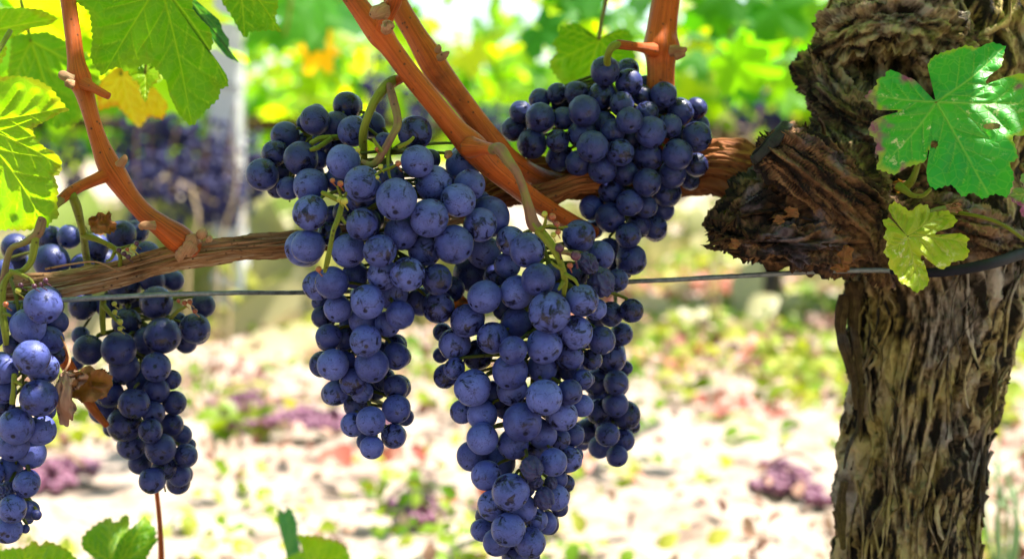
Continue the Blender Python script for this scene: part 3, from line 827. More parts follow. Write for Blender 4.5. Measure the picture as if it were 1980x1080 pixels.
tm, lines = merged_bark([
    tb(TR, 11, .0030, 7.5, 24, .08, 3.0, .25),
    tb([(1800, 430, 106, .71), (1700, 400, 114, .70), (1600, 398, 112, .685), (1520, 412, 94, .675), (1450, 428, 70, .67), (1400, 442, 40, .668), (1378, 448, 14, .668)], 21, .0032, 5, 34, .22, 16.0, .7),
    tb([(1660, 472, 54, .668), (1560, 470, 48, .657), (1480, 466, 38, .653), (1420, 458, 24, .653), (1378, 440, 10, .655)], 27, .0034, 4, 44, .30, 10.0, .8),
    tb([(1690, 455, 66, .675), (1630, 395, 70, .662), (1565, 338, 64, .653), (1520, 300, 56, .650), (1494, 280, 46, .650)], 23, .0028, 6, 22, .10, 3.0, .4),
    tb([(1600, 250, 36, .70), (1638, 300, 46, .680), (1676, 390, 42, .664), (1700, 470, 36, .660), (1705, 530, 20, .665)], 29, .0028, 5, 24, .18, 4.0, .5),
    tb([(1575, 110, 30, .712), (1600, 170, 44, .700), (1660, 235, 52, .685), (1760, 270, 56, .678), (1860, 330, 50, .688)], 35, .0030, 5, 40, .22, 6.0, .8),
    tb([(1590, 130, 30, .715), (1650, 60, 56, .695), (1740, 40, 66, .687), (1830, 90, 60, .69), (1900, 160, 40, .70)], 33, .0030, 3.5, 70, .24, 4.0, 1.5),
    tb([(1730, 540, 24, .668), (1700, 470, 44, .664), (1760, 420, 40, .672), (1860, 440, 44, .676), (1960, 470, 30, .70)], 37, .0030, 5, 26, .18, 4.0, .6)], .00105, 5)
TC, Trad = lines[0][:2]
mb = tm
# loose shaggy ribbons of bark that lie along the trunk
def ribbon(mb, C, side, w, th=0.0007, seed=0):
    T, N_, B_ = frames(C)
    n = len(C)
    side = np.asarray(side)
    bx = side - T * (T @ side)[:, None]; bx /= np.linalg.norm(bx, axis=1)[:, None]
    nz = np.cross(T, bx)
    g = np.random.default_rng(seed)
    ww = w * np.clip(np.sin(np.linspace(0.25, math.pi - .1, n)) + .25 * g.normal(size=n), .15, 1.3)
    V = np.stack([C - bx * ww[:, None], C + nz * th * 2, C + bx * ww[:, None], C - nz * th], 1).reshape(-1, 3)
    i = np.arange(n - 1)[:, None] * 4; j = np.arange(4)[None]; j2 = (j + 1) % 4
    s = np.linspace(0, np.linalg.norm(np.diff(C, axis=0), axis=1).sum(), n)
    UV = np.stack([np.tile([0, .04, .08, .05], n) + g.random(), np.repeat(s, 4) + g.random()], -1)
    fv_ = .5 + .3 * noise3(UV[:, 0] * 60, UV[:, 1] * 90, seed * .37, 5) + g.normal() * .05
    mb.add(V, np.stack([i + j, i + j2, i + 4 + j2, i + 4 + j], -1).reshape(-1, 4), None, UV, fibre=fv_)
def strips_on(mb, C, rad, rows, count, wpx, lenr, seed, amp=0.004):
    T, N_, B_ = frames(C)
    g = np.random.default_rng(seed)
    for k in range(count):
        i0 = g.integers(rows[0], rows[1]); L = int(g.uniform(*lenr)); i1 = min(i0 + L, rows[2])
        if i1 - i0 < 3: continue
        ff = np.linspace(i0, i1, 14); idx = ff.astype(int); fr = (ff - idx)[:, None]; Cf = C[idx] * (1 - fr) + C[np.minimum(idx + 1, len(C) - 1)] * fr
        u = g.uniform(-1.9, 1.9) + np.linspace(0, g.normal() * .22, 14) + .07 * np.sin(np.linspace(0, g.uniform(2, 9), 14) + g.random() * 6)
        lift = rad[idx] * (1.0 + g.uniform(0, .03)) + amp * (.2 + g.random() * .6) + .004 * np.abs(np.linspace(-1, 1, 14)) ** 3 * g.uniform(-.3, 1.3)
        pc = Cf + lift[:, None] * (np.cos(u)[:, None] * N_[idx] + np.sin(u)[:, None] * B_[idx])
        sd = -np.sin(u[7]) * N_[idx[7]] + np.cos(u[7]) * B_[idx[7]]
        ribbon(mb, pc, sd, g.uniform(*wpx) * .73 / FPX, seed=seed * 1000 + k)
strips_on(mb, TC, Trad, (12, 62, 68), 120, (2.0, 6.0), (5, 16), 5)
strips_on(mb, TC, Trad, (60, 100, 110), 26, (2.0, 7), (4, 10), 6)
trunk = mb.build("trunk", M_BARK_T, vine)

# hanging shreds at the trunk's edge
for k, pts in enumerate([[(1662, 545, 10, .70), (1652, 620, 8, .70), (1660, 700, 7, .70), (1668, 770, 4, .70), (1662, 830, 3, .70)],
                         [(1632, 570, 9, .70), (1625, 640, 12, .70), (1648, 720, 8, .70), (1655, 790, 5, .70)],
                         [(1668, 745, 7, .70), (1660, 820, 5, .70), (1640, 865, 4, .69), (1632, 905, 2, .69)],
                         [(1925, 720, 5, .70), (1922, 780, 4, .70), (1918, 830, 2, .70)],
                         [(1640, 545, 10, .70), (1650, 580, 12, .70), (1645, 630, 5, .70)],
                         [(1632, 930, 8, .70), (1625, 990, 9, .70), (1630, 1060, 6, .70)],
                         [(1905, 860, 4, .70), (1902, 930, 5, .70), (1900, 990, 3, .70)]]):
    mb = MB(); C, rad = pxline(pts, 8)
    tube(mb, C, rad, 10, lambda u, s, r: r * .5 * noise3(np.cos(u) * 1.5, np.sin(u) * 1.5, s * 160, 30 + k))
    mb.build("bark_shred", M_BARK, vine)

# the knobbly arm reaching left, with its sawn stub
mb = MB()
g = np.random.default_rng(3)
for k in range(34):      # curled scales of bark on the broken end
    x, y = g.uniform(1375, 1640), g.uniform(400, 512)
    y = min(y, 505 - max(0, 1450 - x) * .35)
    d = .650 + max(0, x - 1500) * 3e-5 + abs(y - 455) * 1.2e-4
    a = g.normal() * .5; L = g.uniform(12, 30)
    pts = [(x - math.cos(a) * L, y - math.sin(a) * L, 3, d), (x, y, 5, d - .006), (x + math.cos(a) * L, y + math.sin(a) * L * .8, 2, d)]
    C, rad = pxline(pts, 5)
    ribbon(mb, C, (math.sin(a), 0, math.cos(a)), g.uniform(2, 4.5) * d / FPX, .001, 700 + k)
for k in range(13):      # spiky splinters along the upper rim
    x = g.uniform(1430, 1600); y = 290 - (x - 1430) * .28
    pts = [(x, y + 26, 5, .668), (x - 3, y, 4, .665), (x - 10 + g.normal() * 9, y - g.uniform(8, 26), 1.5, .662)]
    C, rad = pxline(pts, 5); tube(mb, C, rad, 6)
mb.build("loose_bark", M_BARK_RED, vine)
C, rad = pxline([(1494, 281, 52, .650), (1482, 270, 46, .650), (1483, 271, 28, .650), (1484, 272, 3, .650)], 5)
mb = MB(); tube(mb, C, rad, 90, lambda u, s, r: .0022 * fbm(np.cos(u) * 3 * r / .01, np.sin(u) * 3 * r / .01, s * 300, 77, 3), cap=True)
sub(mb, "cut_face", M_CUT, trunk)
# crisp reddish flakes hanging below the arm
def crumple(mb, x, y, d, rx, ry, seed, wr=.35):
    n, m_ = 22, 14
    a, b = np.meshgrid(np.linspace(-1, 1, n), np.linspace(-1, 1, m_))
    jag = 1 + .18 * noise3(a * 3, b * 3, 0, seed) + .1 * noise3(a * 8, b * 8, 0, seed + 1)
    rr = np.clip(np.hypot(a, b), 1, 2); aa, bb = a / rr * jag, b / rr * jag
    dd = d + (rx * d / FPX) * wr * (2.2 * fbm(a * 1.7, b * 1.7, .3, seed + 2, 3) + 1.2 * np.abs(noise3(a * 2.5, b * 2.5, 2, seed + 3)))
    V = P(x + aa * rx + 6 * noise3(a * 2, b * 2, 5, seed), y + bb * ry, dd)
    i = np.arange(m_ - 1)[:, None] * n; j = np.arange(n - 1)[None]
    mb.add(V.reshape(-1, 3), np.stack([i + j, i + j + 1, i + n + j + 1, i + n + j], -1).reshape(-1, 4), None, np.stack([a, b], -1).reshape(-1, 2) * .1, edge=np.hypot(a, b).ravel() * .8)
for k, (x, y, rx, ry) in enumerate([(1637, 492, 12, 22), (1628, 518, 15, 10), (1530, 410, 14, 11), (1508, 424, 11, 9), (1420, 470, 12, 10), (1847, 523, 16, 10), (1742, 360, 14, 12)]):
    mb = MB(); crumple(mb, x, y, .640 if x < 1700 else .66, rx, ry, 400 + 9 * k)
    mb.build("bark_flake", M_DEAD, vine)

# the level cordon
mb = MB()
bark_tube(mb, [(1560, 380, 60, .70), (1450, 340, 56, .70), (1380, 318, 50, .70), (1300, 330, 46, .705), (1200, 345, 42, .705), (1100, 345, 40, .70), (1010, 352, 38, .695), (950, 372, 30, .69), (880, 405, 26, .688)], 160, 30, 41, 0.0016, 5, 22, 0.12, 6.0)
bark_tube(mb, [(1190, 350, 22, .672), (1120, 352, 20, .668), (1060, 372, 18, .668), (1000, 380, 10, .67)], 90, 20, 43, 0.0012, 4, 26, 0.12)
tag(mb.build("cordon", M_ARMWOOD, vine), "thick reddish cordon behind the upper right grapes")
mb = MB()
bark_tube(mb, [(900, 400, 22.4, .688), (800, 430, 20.6, .68), (700, 450, 19.8, .672), (560, 472, 18.9, .658), (480, 480, 19.8, .652), (400, 488, 22.4, .648), (330, 500, 21.5, .646), (230, 527, 21.5, .644), (120, 548, 21.5, .644), (0, 560, 20.6, .646), (-120, 570, 20.6, .65), (-400, 575, 20.6, .66)], 150, 30, 47, 0.0011, 4.5, 18, 0.10, 3.0)
cordon = tag(mb.build("cordon", M_CORDON, vine), "weathered tan cordon at left with long splits")
mb = MB()
for k, (x, y, r, c) in enumerate([(355, 482, 10, 0), (372, 462, 11, 0), (392, 449, 9, 0), (350, 490, 9, 1), (368, 475, 14, 1), (405, 460, 6, 0)]):
    pts = [(x - r * .5, y + r * .8, r, .630), (x, y, r * 1.1, .628), (x + r * .4, y - r * .7, r * .5, .628)]
    C, rad = pxline(pts, 6); tube(mb, C, rad, 14, lambda u, s, q: q * .3 * noise3(np.cos(u) * 2, np.sin(u) * 2, s * 500, 60 + k))
sub(mb, "bud_crown", M_BUD, cordon)
# thin dry tendril lying on the cordon
mb = MB(); C, rad = pxline([(88, 520, 2.5, .625), (140, 510, 2.2, .622), (185, 506, 2, .622), (220, 520, 1.6, .622), (242, 530, 1, .622)], 6)
tube(mb, C, rad, 6); sub(mb, "tendril", M_BUD, cordon)

def cane(pts, label, buds=(), laterals=(), seed=1, m=M_CANE):
    mb = MB(); C, rad = pxline(pts, 14)
    def dsp(u, s, r):
        return r * (.05 * noise3(np.cos(u) * 1.2, np.sin(u) * 1.2, s * 40, seed) + .035 * noise3(np.cos(u) * 6, np.sin(u) * 6, s * 14, seed + 1))
    tube(mb, C, rad, 36, dsp)
    for l in laterals:
        C, rad = pxline(l, 10); tube(mb, C, rad, 20, dsp)
    o = tag(mb.build("cane", m, vine), label)
    for b in buds:
        mb = MB()
        for q in b:
            C, rad = pxline(q, 6); tube(mb, C, rad, 14, lambda u, s, r: r * .28 * noise3(np.cos(u) * 2, np.sin(u) * 2, s * 420, seed + 5))
        sub(mb, "bud", M_BUD, o)
    return o

D1 = .628
cane([(105, -160, 15, .66), (122, -60, 15, .65), (131, 0, 15, .642), (140, 60, 15, .637), (147, 115, 16, .634), (153, 150, 23, .632), (163, 178, 19, .632), (175, 220, 16, D1), (190, 270, 17, D1), (208, 315, 22, D1), (222, 338, 23, D1), (250, 378, 18, D1), (280, 412, 18, D1), (312, 436, 21, D1), (345, 460, 27, .632), (375, 480, 20, .64)],
     "slim orange cane at left that forks above the tan cordon",
     buds=[[[(140, 155, 10, .622), (122, 145, 9, .62), (116, 140, 4, .62)], [(142, 165, 9, .615), (128, 160, 8, .614)]], [[(232, 318, 9, .62), (240, 308, 7, .618), (242, 300, 3, .618)]], [[(300, 436, 9, .615), (278, 436, 8, .613), (272, 442, 5, .613)]]],
     laterals=[[(160, 160, 13, .63), (180, 170, 9, .626), (198, 180, 8, .624), (210, 186, 7, .623)], [(212, 335, 15, D1), (190, 345, 12, .622), (160, 358, 11, .617), (135, 372, 11, .612), (118, 386, 10, .608)]], seed=3)
D2 = .622
cane([(610, -130, 16.0, D2), (665, -30, 17.6, D2), (700, 20, 20.0, D2), (735, 65, 24.8, D2), (755, 92, 20.0, D2), (790, 140, 19.2, D2), (835, 195, 20.0, D2), (880, 250, 21.6, D2), (915, 285, 27.2, D2), (945, 318, 22.4, .625), (990, 355, 20.0, .635), (1040, 392, 19.2, .65), (1100, 428, 17.6, .665), (1150, 450, 12.8, .675)],
     "front orange cane crossing down to the right above the big bunches",
     buds=[[[(742, 20, 16, .605), (728, 25, 14, .600), (722, 30, 9, .598)]], [[(748, 55, 12, .598), (750, 48, 11, .594), (750, 47, 3, .5935)]], [[(868, 297, 8, .62), (864, 302, 6, .617), (862, 306, 3, .617)]]],
     laterals=[[(740, 60, 20, .622), (748, 30, 15, .612), (762, 0, 15, .606), (775, -50, 14, .60)], [(910, 285, 22, .615), (935, 286, 13, .602), (955, 289, 11, .594)], [(790, 145, 11, .625), (775, 152, 9, .628), (755, 165, 8, .63)]], seed=9)
cane([(690, -180, 18.7, .66), (740, -50, 20.3, .657), (770, 10, 21.1, .655), (805, 70, 21.8, .653), (830, 110, 26.5, .652), (848, 140, 25.7, .652), (880, 180, 21.8, .652), (920, 232, 21.1, .654), (955, 278, 23.4, .658), (985, 312, 23.4, .664), (1040, 345, 21.8, .68), (1100, 355, 15.6, .69)],
     "rear orange cane running close behind the front one",
     buds=[[[(850, 112, 8, .64), (862, 105, 6, .637), (868, 101, 3, .637)], [(846, 98, 7, .64), (848, 90, 5, .638)]]], seed=15)
cane([(1310, -180, 25, .69), (1297, -60, 26, .688), (1288, 0, 26, .686), (1280, 60, 29, .685), (1279, 95, 36, .684), (1278, 120, 28, .684), (1277, 170, 27, .684), (1272, 240, 28, .69), (1265, 320, 26, .70)],
     "upright orange cane behind the upper right bunch",
     buds=[[[(1300, 98, 11, .672), (1318, 98, 9, .668), (1327, 94, 4, .668)], [(1308, 108, 8, .67), (1322, 104, 6, .667)]]],
     laterals=[[(1270, 98, 16, .68), (1240, 92, 9, .67), (1212, 88, 9, .662), (1194, 86, 9, .658)]], seed=21)

# ------------------------------------------------------------------ the trellis wire
mb = MB()
C, rad = pxline([(-500, 600, 4.6, .66), (-100, 588, 4.6, .64), (10, 586, 4.6, .632), (150, 578, 5, .628), (300, 570, 5, .632), (450, 566, 4.6, .642), (600, 565, 4.4, .665), (900, 556, 4.4, .69), (1200, 545, 4.6, .675), (1400, 535, 4.8, .668), (1560, 526, 5, .662), (1700, 522, 5, .655), (1770, 527, 3, .650), (1900, 512, 3, .668), (1990, 490, 3, .70), (2100, 467, 3, .735), (2500, 450, 3, .76)], 14)
tube(mb, C, rad, 10, lambda u, s, r: r * .12 * noise3(np.cos(u) * 2, np.sin(u) * 2, s * 300, 5))
w = tag(mb.build("trellis_wire", M_WIRE, None, C[0]), "thin grey trellis wire stretched level behind the big bunches to the old trunk", "wire")
mb = MB()
C, rad = pxline([(1722, 524, 6, .645), (1790, 527, 9, .642), (1850, 522, 10, .643), (1920, 508, 11, .655), (1985, 488, 11, .69), (2080, 466, 11, .725)], 10)
tube(mb, C, rad, 18)
tag(mb.build("black_tube", M_HOSE, None, C[0]), "black plastic tube curving round the old trunk above the shaggy bark", "tube")

# ------------------------------------------------------------------ leaves drawn from their margin
def make_leaf(name, label, outline, centre, depth, tips, m, tilt=(0, 0), cup=0.10, pucker=0.0022, seed=0, petiole=None, group=None, teeth=2.2, rings=46, cat="leaf", pmat=None, fold=0.0, holes=(), blush=()):
    """outline, centre, tips in photo pixels; tilt: depth change in metres per 100 px"""
    g = np.random.default_rng(seed)
    o = np.array(outline, float); c = np.array(centre, float)
    o = np.vstack([o, o[:1]])
    L = np.linalg.norm(np.diff(o, axis=0), axis=1); s = np.concatenate([[0], np.cumsum(L)])
    n = int(max(160, min(420, s[-1] / 2.6)))
    q = np.linspace(0, s[-1], n, endpoint=False)
    b = np.stack([np.interp(q, s, o[:, 0]), np.interp(q, s, o[:, 1])], -1)
    bs = (b + np.roll(b, 1, 0) + np.roll(b, -1, 0)) / 3
    rd = bs - c; rl = np.linalg.norm(rd, axis=1)[:, None] + 1e-9
    tooth = teeth * (np.abs(((q / 13.0 + .3 * np.sin(q / 40)) % 1) - .5) * 4 - 1) + teeth * .8 * noise3(q / 30, 0, 0, seed)
    bs = bs + rd / rl * tooth[:, None] * np.clip(rl / 25, 0, 1)
    t = np.linspace(0, 1, rings + 1)[1:] ** 0.85
    W = c + (bs - c)[None] * t[:, None, None]
    W = np.vstack([c[None], W.reshape(-1, 2)])
    E = np.concatenate([[0], np.repeat(t, n)])
    size = rl.max()
    # veins
    segs = []
    for tp in tips:
        tp = np.array(tp, float); dv = tp - c; Lv = np.linalg.norm(dv); dn = dv / Lv; pn = np.array([-dn[1], dn[0]])
        bend = g.normal() * .03 * Lv
        pts = [c + dv * k + pn * bend * math.sin(k * math.pi) for k in np.linspace(0, 1, 7)]
        for k in range(6): segs.append((pts[k], pts[k + 1], 3.3 * (1 - .75 * k / 6) * (.5 + .5 * min(1, Lv / 130))))
        k = .16
        side = 1
        while k < .92:
            a = c + dv * k + pn * bend * math.sin(k * math.pi)
            for sd in (side,):
                e = a + (dn * .72 + pn * sd * .7) * Lv * (.42 * (1 - k) + .08)
                mid = (a + e) / 2 + dn * Lv * .01
                segs.append((a, mid, 1.25)); segs.append((mid, e, .9))
            side = -side; k += .115
    vein = np.zeros(len(W)); dist = np.full(len(W), 1e9)
    for a, e, w_ in segs:
        ab = e - a; h = np.clip(((W - a) @ ab) / (ab @ ab), 0, 1)
        dd = np.linalg.norm(W - a - h[:, None] * ab, axis=1)
        vein = np.maximum(vein, np.clip(1.25 - dd / (w_ * .9), 0, 1))
        dist = np.minimum(dist, dd)
    rel = (W - c) / size
    rr = np.hypot(rel[:, 0], rel[:, 1])
    dep = depth + (W[:, 0] - c[0]) / 100 * tilt[0] + (W[:, 1] - c[1]) / 100 * tilt[1]
    sm = size * depth / FPX
    dep = dep + sm * cup * rr ** 2 + sm * .10 * noise3(rel[:, 0] * 2.2, rel[:, 1] * 2.2, 0, seed + 3) * rr + sm * .05 * noise3(rel[:, 0] * 6, rel[:, 1] * 6, 0, seed + 5) * rr
    dep = dep - pucker * np.clip(dist / 14, 0, 1) ** .7 + sm * fold * np.abs(rel[:, 0])
    base = P(c[0], c[1], depth)
    th = thing(name, label, cat, base, group)
    k = np.arange(n)
    T_ = np.stack([np.zeros(n, int), 1 + k, 1 + (k + 1) % n], -1)
    i = 1 + np.arange(rings - 1)[:, None] * n; j = k[None]; j2 = (j + 1) % n
    Q_ = np.stack([i + j, i + n + j, i + n + j2, i + j2], -1).reshape(-1, 4)
    bl = np.zeros(len(W))
    for hx, hy, hr in blush: bl = np.maximum(bl, np.clip(1.5 - np.hypot(W[:, 0] - hx, W[:, 1] - hy) / hr + .5 * noise3(W[:, 0] / 9, W[:, 1] / 9, 0, 4), 0, 1))
    for hx, hy, ha, hb in holes:
        qc = W[Q_].mean(1)
        Q_ = Q_[((qc[:, 0] - hx) / ha) ** 2 + ((qc[:, 1] - hy) / hb) ** 2 > 1 + .35 * noise3(qc[:, 0] / 5, qc[:, 1] / 5, 0, 3)]
    mb = MB()
    mb.add(P(W[:, 0], W[:, 1], dep), Q_, T_, W / 1000, vein=vein, edge=E, blush=bl)
    mb.build("blade", m, th)
    if petiole:
        mb = MB(); C, rad = pxline(petiole, 8); tube(mb, C, rad, 12)
        mb.build("petiole", pmat or M_STALK_G, th)
    return th

def Z1(pts): return [(1320 + x / 1.929, y / 1.929) for x, y in pts]
def ZA(pts): return [(x / 2.7, y / 2.7) for x, y in pts]
def ZC(pts): return [(620 + x / 2.4, y / 2.4) for x, y in pts]
def ZB(pts): return [(x / 2.8286, 780 + y / 2.8286) for x, y in pts]

make_leaf("vine_leaf", "large blue-green leaf with pale specks and purple-tinged lobes hanging over the old trunk",
    Z1([(945, 372), (890, 362), (878, 335), (872, 300), (835, 285), (800, 268), (765, 257), (752, 285), (722, 292), (722, 318), (690, 345), (676, 365), (705, 382), (722, 410), (770, 412), (800, 410), (806, 436), (745, 432), (702, 455), (688, 490), (715, 515), (728, 540), (715, 562), (735, 590), (718, 630), (760, 640), (790, 652), (840, 620), (898, 606), (912, 600), (905, 560), (925, 560), (908, 640), (915, 682), (940, 708), (1005, 688), (1045, 738), (1080, 715), (1120, 742), (1160, 720), (1212, 738), (1232, 690), (1238, 650), (1218, 610), (1252, 590), (1240, 540), (1228, 512), (1273, 505), (1330, 470), (1370, 420), (1380, 350), (1330, 300), (1262, 272), (1190, 292), (1150, 322), (1128, 315), (1140, 285), (1192, 248), (1196, 215), (1208, 170), (1150, 158), (1100, 178), (1060, 166), (1020, 182), (960, 202), (932, 215), (912, 245), (922, 280), (968, 308), (982, 340), (966, 372)]),
    (1810, 198), .615, Z1([(700, 352), (745, 610), (1140, 725), (1370, 380), (1195, 180)]), M_LEAF_T, (-.006, -.010), .16, seed=5, pucker=.0018, blush=[(1680, 238, 30), (1670, 181, 22), (1760, 146, 16), (1690, 285, 16), (1748, 330, 10), (1970, 165, 8)], holes=[(1919, 244, 17, 6.5), (1806, 279, 8, 8), (1964, 269, 5, 7)],
    petiole=[(1810, 198, 5, .615), (1800, 230, 5, .63), (1780, 300, 5, .645), (1765, 345, 7, .65), (1752, 360, 9, .655)])
make_leaf("vine_leaf", "small lime-yellow leaf with pale blotches, hanging by the black tube on the old trunk",
    Z1([(838, 878), (800, 850), (790, 830), (770, 812), (745, 825), (765, 858), (750, 880), (762, 905), (748, 945), (772, 962), (765, 990), (800, 1030), (810, 1055), (840, 1065), (870, 1092), (905, 1070), (920, 1045), (908, 1000), (895, 955), (935, 985), (960, 1004), (985, 998), (1010, 975), (1055, 968), (1072, 938), (1058, 915), (1072, 888), (1040, 868), (970, 882), (930, 882), (950, 862), (1000, 850), (1026, 820), (990, 783), (922, 792), (918, 764), (880, 760), (850, 788), (790, 752), (765, 775), (785, 815), (820, 850)]),
    Z1([(838, 882)])[0], .622, Z1([(778, 770), (985, 800), (1060, 905), (885, 1080), (765, 930)]), M_LEAF_S, (.004, -.006), .12, seed=8, teeth=1.8, pucker=.003, holes=[(1784, 499, 4, 6)],
    petiole=[(1754, 457, 3, .622), (1770, 430, 3.2, .632), (1800, 408, 4, .642), (1835, 402, 7, .65)])
make_leaf("vine_leaf", "purple-edged green leaf cut off by the right border beside the big blue-green leaf",
    [(2040, 330), (2000, 335), (1985, 325), (1972, 345), (1982, 365), (1962, 362), (1950, 378), (1962, 392), (1975, 398), (1972, 412), (1985, 425), (2000, 440), (2040, 450), (2090, 430), (2110, 380), (2080, 340)],
    (2045, 360), .60, [(1955, 378), (1985, 425), (2050, 445), (2105, 385)], M_LEAF_P, (.01, 0), .12, seed=10,
    petiole=[(2045, 360, 4, .60), (2040, 330, 4, .62), (2030, 300, 4, .65)])
mb = MB(); C, rad = pxline([(1842, 408, 8, .645), (1860, 412, 4, .640), (1900, 420, 3.5, .634), (1940, 435, 3.5, .632), (1985, 466, 3.5, .634), (2040, 500, 3.5, .64)], 10)
tube(mb, C, rad, 12); o = mb.build("leaf_stalk", M_STALK_G, None, C[0]); tag(o, "bare pale leaf stalk arching right from the old trunk below the big leaf", "stalk")
mb = MB(); crumple(mb, 1843, 402, .635, 14, 10, 881); sub_o = bpy.data.objects.new("bud", mb.mesh("bud", M_BUD, C[0])); COL.objects.link(sub_o); sub_o.parent = o
mb = MB(); C, rad = pxline([(1738, 360, 9, .64), (1750, 368, 7, .636), (1765, 378, 5, .634), (1785, 378, 4, .634), (1800, 365, 3.5, .634)], 8)
tube(mb, C, rad, 12); tag(mb.build("green_shoot", M_STALK_G, None, C[0]), "short curved yellow-green shoot under the big leaf on the trunk", "shoot")

make_leaf("vine_leaf", "broad yellow-green leaf with brown tips at the left border, above the left bunches",
    ZA([(0, 402), (90, 398), (150, 404), (205, 420), (270, 462), (300, 500), (335, 540), (368, 578), (318, 590), (262, 622), (205, 650), (168, 675), (185, 725), (235, 770), (282, 790), (318, 830), (326, 865), (318, 905), (282, 922), (300, 965), (306, 1010), (300, 1060), (312, 1135), (270, 1155), (250, 1190), (180, 1195), (100, 1208), (40, 1195), (-60, 1210), (-200, 1150), (-330, 1000), (-420, 800), (-380, 560), (-260, 450), (-180, 560), (-100, 450)]),
    ZA([(-160, 640)])[0], .60, ZA([(340, 560), (310, 860), (230, 1180), (-200, 1140), (-400, 760)]), M_LEAF_Y, (-.006, .004), .10, seed=14,
    petiole=[(-59, 237, 5, .60), (-50, 180, 5, .63), (20, 60, 5, .66)])
make_leaf("vine_leaf", "biggest top leaf at left, deep green and lit from behind, right of the slim cane",
    ZA([(800, -90), (560, -60), (420, -120), (380, 0), (470, 60), (480, 200), (470, 300), (505, 360), (530, 402), (560, 372), (620, 350), (640, 370), (700, 385), (740, 340), (790, 330), (830, 385), (870, 430), (885, 500), (930, 590), (985, 655), (1012, 660), (1050, 600), (1098, 560), (1140, 520), (1150, 462), (1192, 448), (1185, 395), (1130, 312), (1090, 280), (1112, 225), (1100, 150), (1040, 90), (1000, 40), (1010, -60), (1100, -160), (1000, -260), (880, -180)]),
    ZA([(835, -90)])[0], .66, ZA([(400, -100), (540, 390), (1000, 655), (1180, 420), (1080, -200)]), M_LEAF, (.004, .003), .12, seed=17,
    petiole=[(309, -33, 5, .66), (300, -80, 5, .66), (200, -120, 5, .66)])
make_leaf("vine_leaf", "thin sunlit leaf edge-on between the biggest top leaf and the grey post",
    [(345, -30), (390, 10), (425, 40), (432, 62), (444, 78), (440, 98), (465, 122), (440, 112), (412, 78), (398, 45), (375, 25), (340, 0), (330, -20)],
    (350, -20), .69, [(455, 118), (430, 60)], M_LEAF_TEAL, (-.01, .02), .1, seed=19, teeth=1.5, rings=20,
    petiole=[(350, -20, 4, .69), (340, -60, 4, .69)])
make_leaf("vine_leaf", "green leaf at the top edge beside the grey post, tip pointing down",
    [(405, -60), (425, 0), (445, 25), (462, 58), (474, 74), (482, 62), (500, 62), (520, 58), (546, 62), (532, 38), (538, 12), (530, -40), (480, -80)],
    (455, -50), .70, [(472, 70), (540, 60), (530, -20)], M_LEAF, (.0, -.01), .1, seed=22, rings=24,
    petiole=[(455, -50, 4, .70), (450, -90, 4, .70)])
make_leaf("vine_leaf", "small bright lime leaf in sunshine, tucked under the biggest top leaf",
    ZA([(700, 195), (715, 240), (722, 310), (715, 385), (760, 365), (808, 345), (815, 300), (812, 250), (830, 235), (858, 265), (855, 310), (840, 360), (840, 410), (800, 450), (775, 480), (765, 535), (745, 520), (725, 470), (730, 440), (690, 415), (660, 370), (640, 320), (672, 285), (668, 220)]),
    ZA([(760, 385)])[0], .70, ZA([(705, 200), (835, 245), (760, 530), (645, 320)]), M_LEAF_Y, (0, -.01), .1, seed=25, rings=24,
    petiole=[(281, 143, 3, .70), (285, 90, 3, .70), (290, 40, 3, .70)])
make_leaf("vine_leaf", "golden yellow leaf behind the lime one at upper left",
    [(200, 150), (225, 130), (250, 125), (270, 150), (300, 170), (325, 200), (315, 230), (290, 225), (270, 250), (245, 225), (225, 205), (190, 215), (185, 180)],
    (235, 145), .85, [(320, 205), (265, 245), (195, 205)], M_LEAF_GOLD, (0, 0), .1, seed=27, rings=24, petiole=[(235, 145, 4, .85), (220, 60, 4, .85)])
make_leaf("vine_leaf", "olive leaf in the top left corner behind the slim cane",
    [(-80, 60), (-20, 20), (40, 15), (80, 18), (112, 36), (95, 50), (60, 55), (30, 70), (12, 80), (14, 100), (0, 128), (-40, 140), (-90, 120)],
    (-60, 70), .70, [(110, 36), (10, 120), (-80, 120)], M_LEAF_Y, (0, .0), .1, seed=29, rings=26, petiole=[(-60, 70, 4, .70), (-80, 0, 4, .70)])
make_leaf("vine_leaf", "soft mid-green leaf behind the slim cane under the top left corner",
    [(20, 70), (90, 60), (150, 90), (195, 130), (190, 170), (160, 200), (155, 235), (110, 250), (75, 225), (40, 200), (15, 150)],
    (60, 80), .78, [(190, 150), (120, 245), (25, 160)], M_LEAF, (0, .0), .1, seed=31, rings=26, petiole=[(60, 80, 4, .78), (40, 0, 4, .78)])
make_leaf("vine_leaf", "pale green leaf hanging on a thin reddish stalk just above the upper right bunch",
    ZC([(1290, 176), (1250, 172), (1225, 140), (1190, 105), (1150, 118), (1110, 122), (1105, 160), (1070, 200), (1102, 240), (1062, 280), (1062, 310), (1085, 345), (1110, 380), (1160, 430), (1230, 440), (1290, 420), (1340, 380), (1400, 330), (1455, 290), (1462, 260), (1440, 222), (1452, 170), (1420, 132), (1380, 135), (1345, 150), (1330, 175)]),
    ZC([(1292, 182)])[0], .80, ZC([(1120, 130), (1070, 290), (1220, 430), (1400, 320), (1430, 150)]), M_LEAF, (0, .006), .1, seed=33,
    petiole=[(1158, 76, 4, .80), (1163, 40, 4, .80), (1172, 0, 4, .80), (1178, -80, 4, .80)], pmat=M_STALK_P)
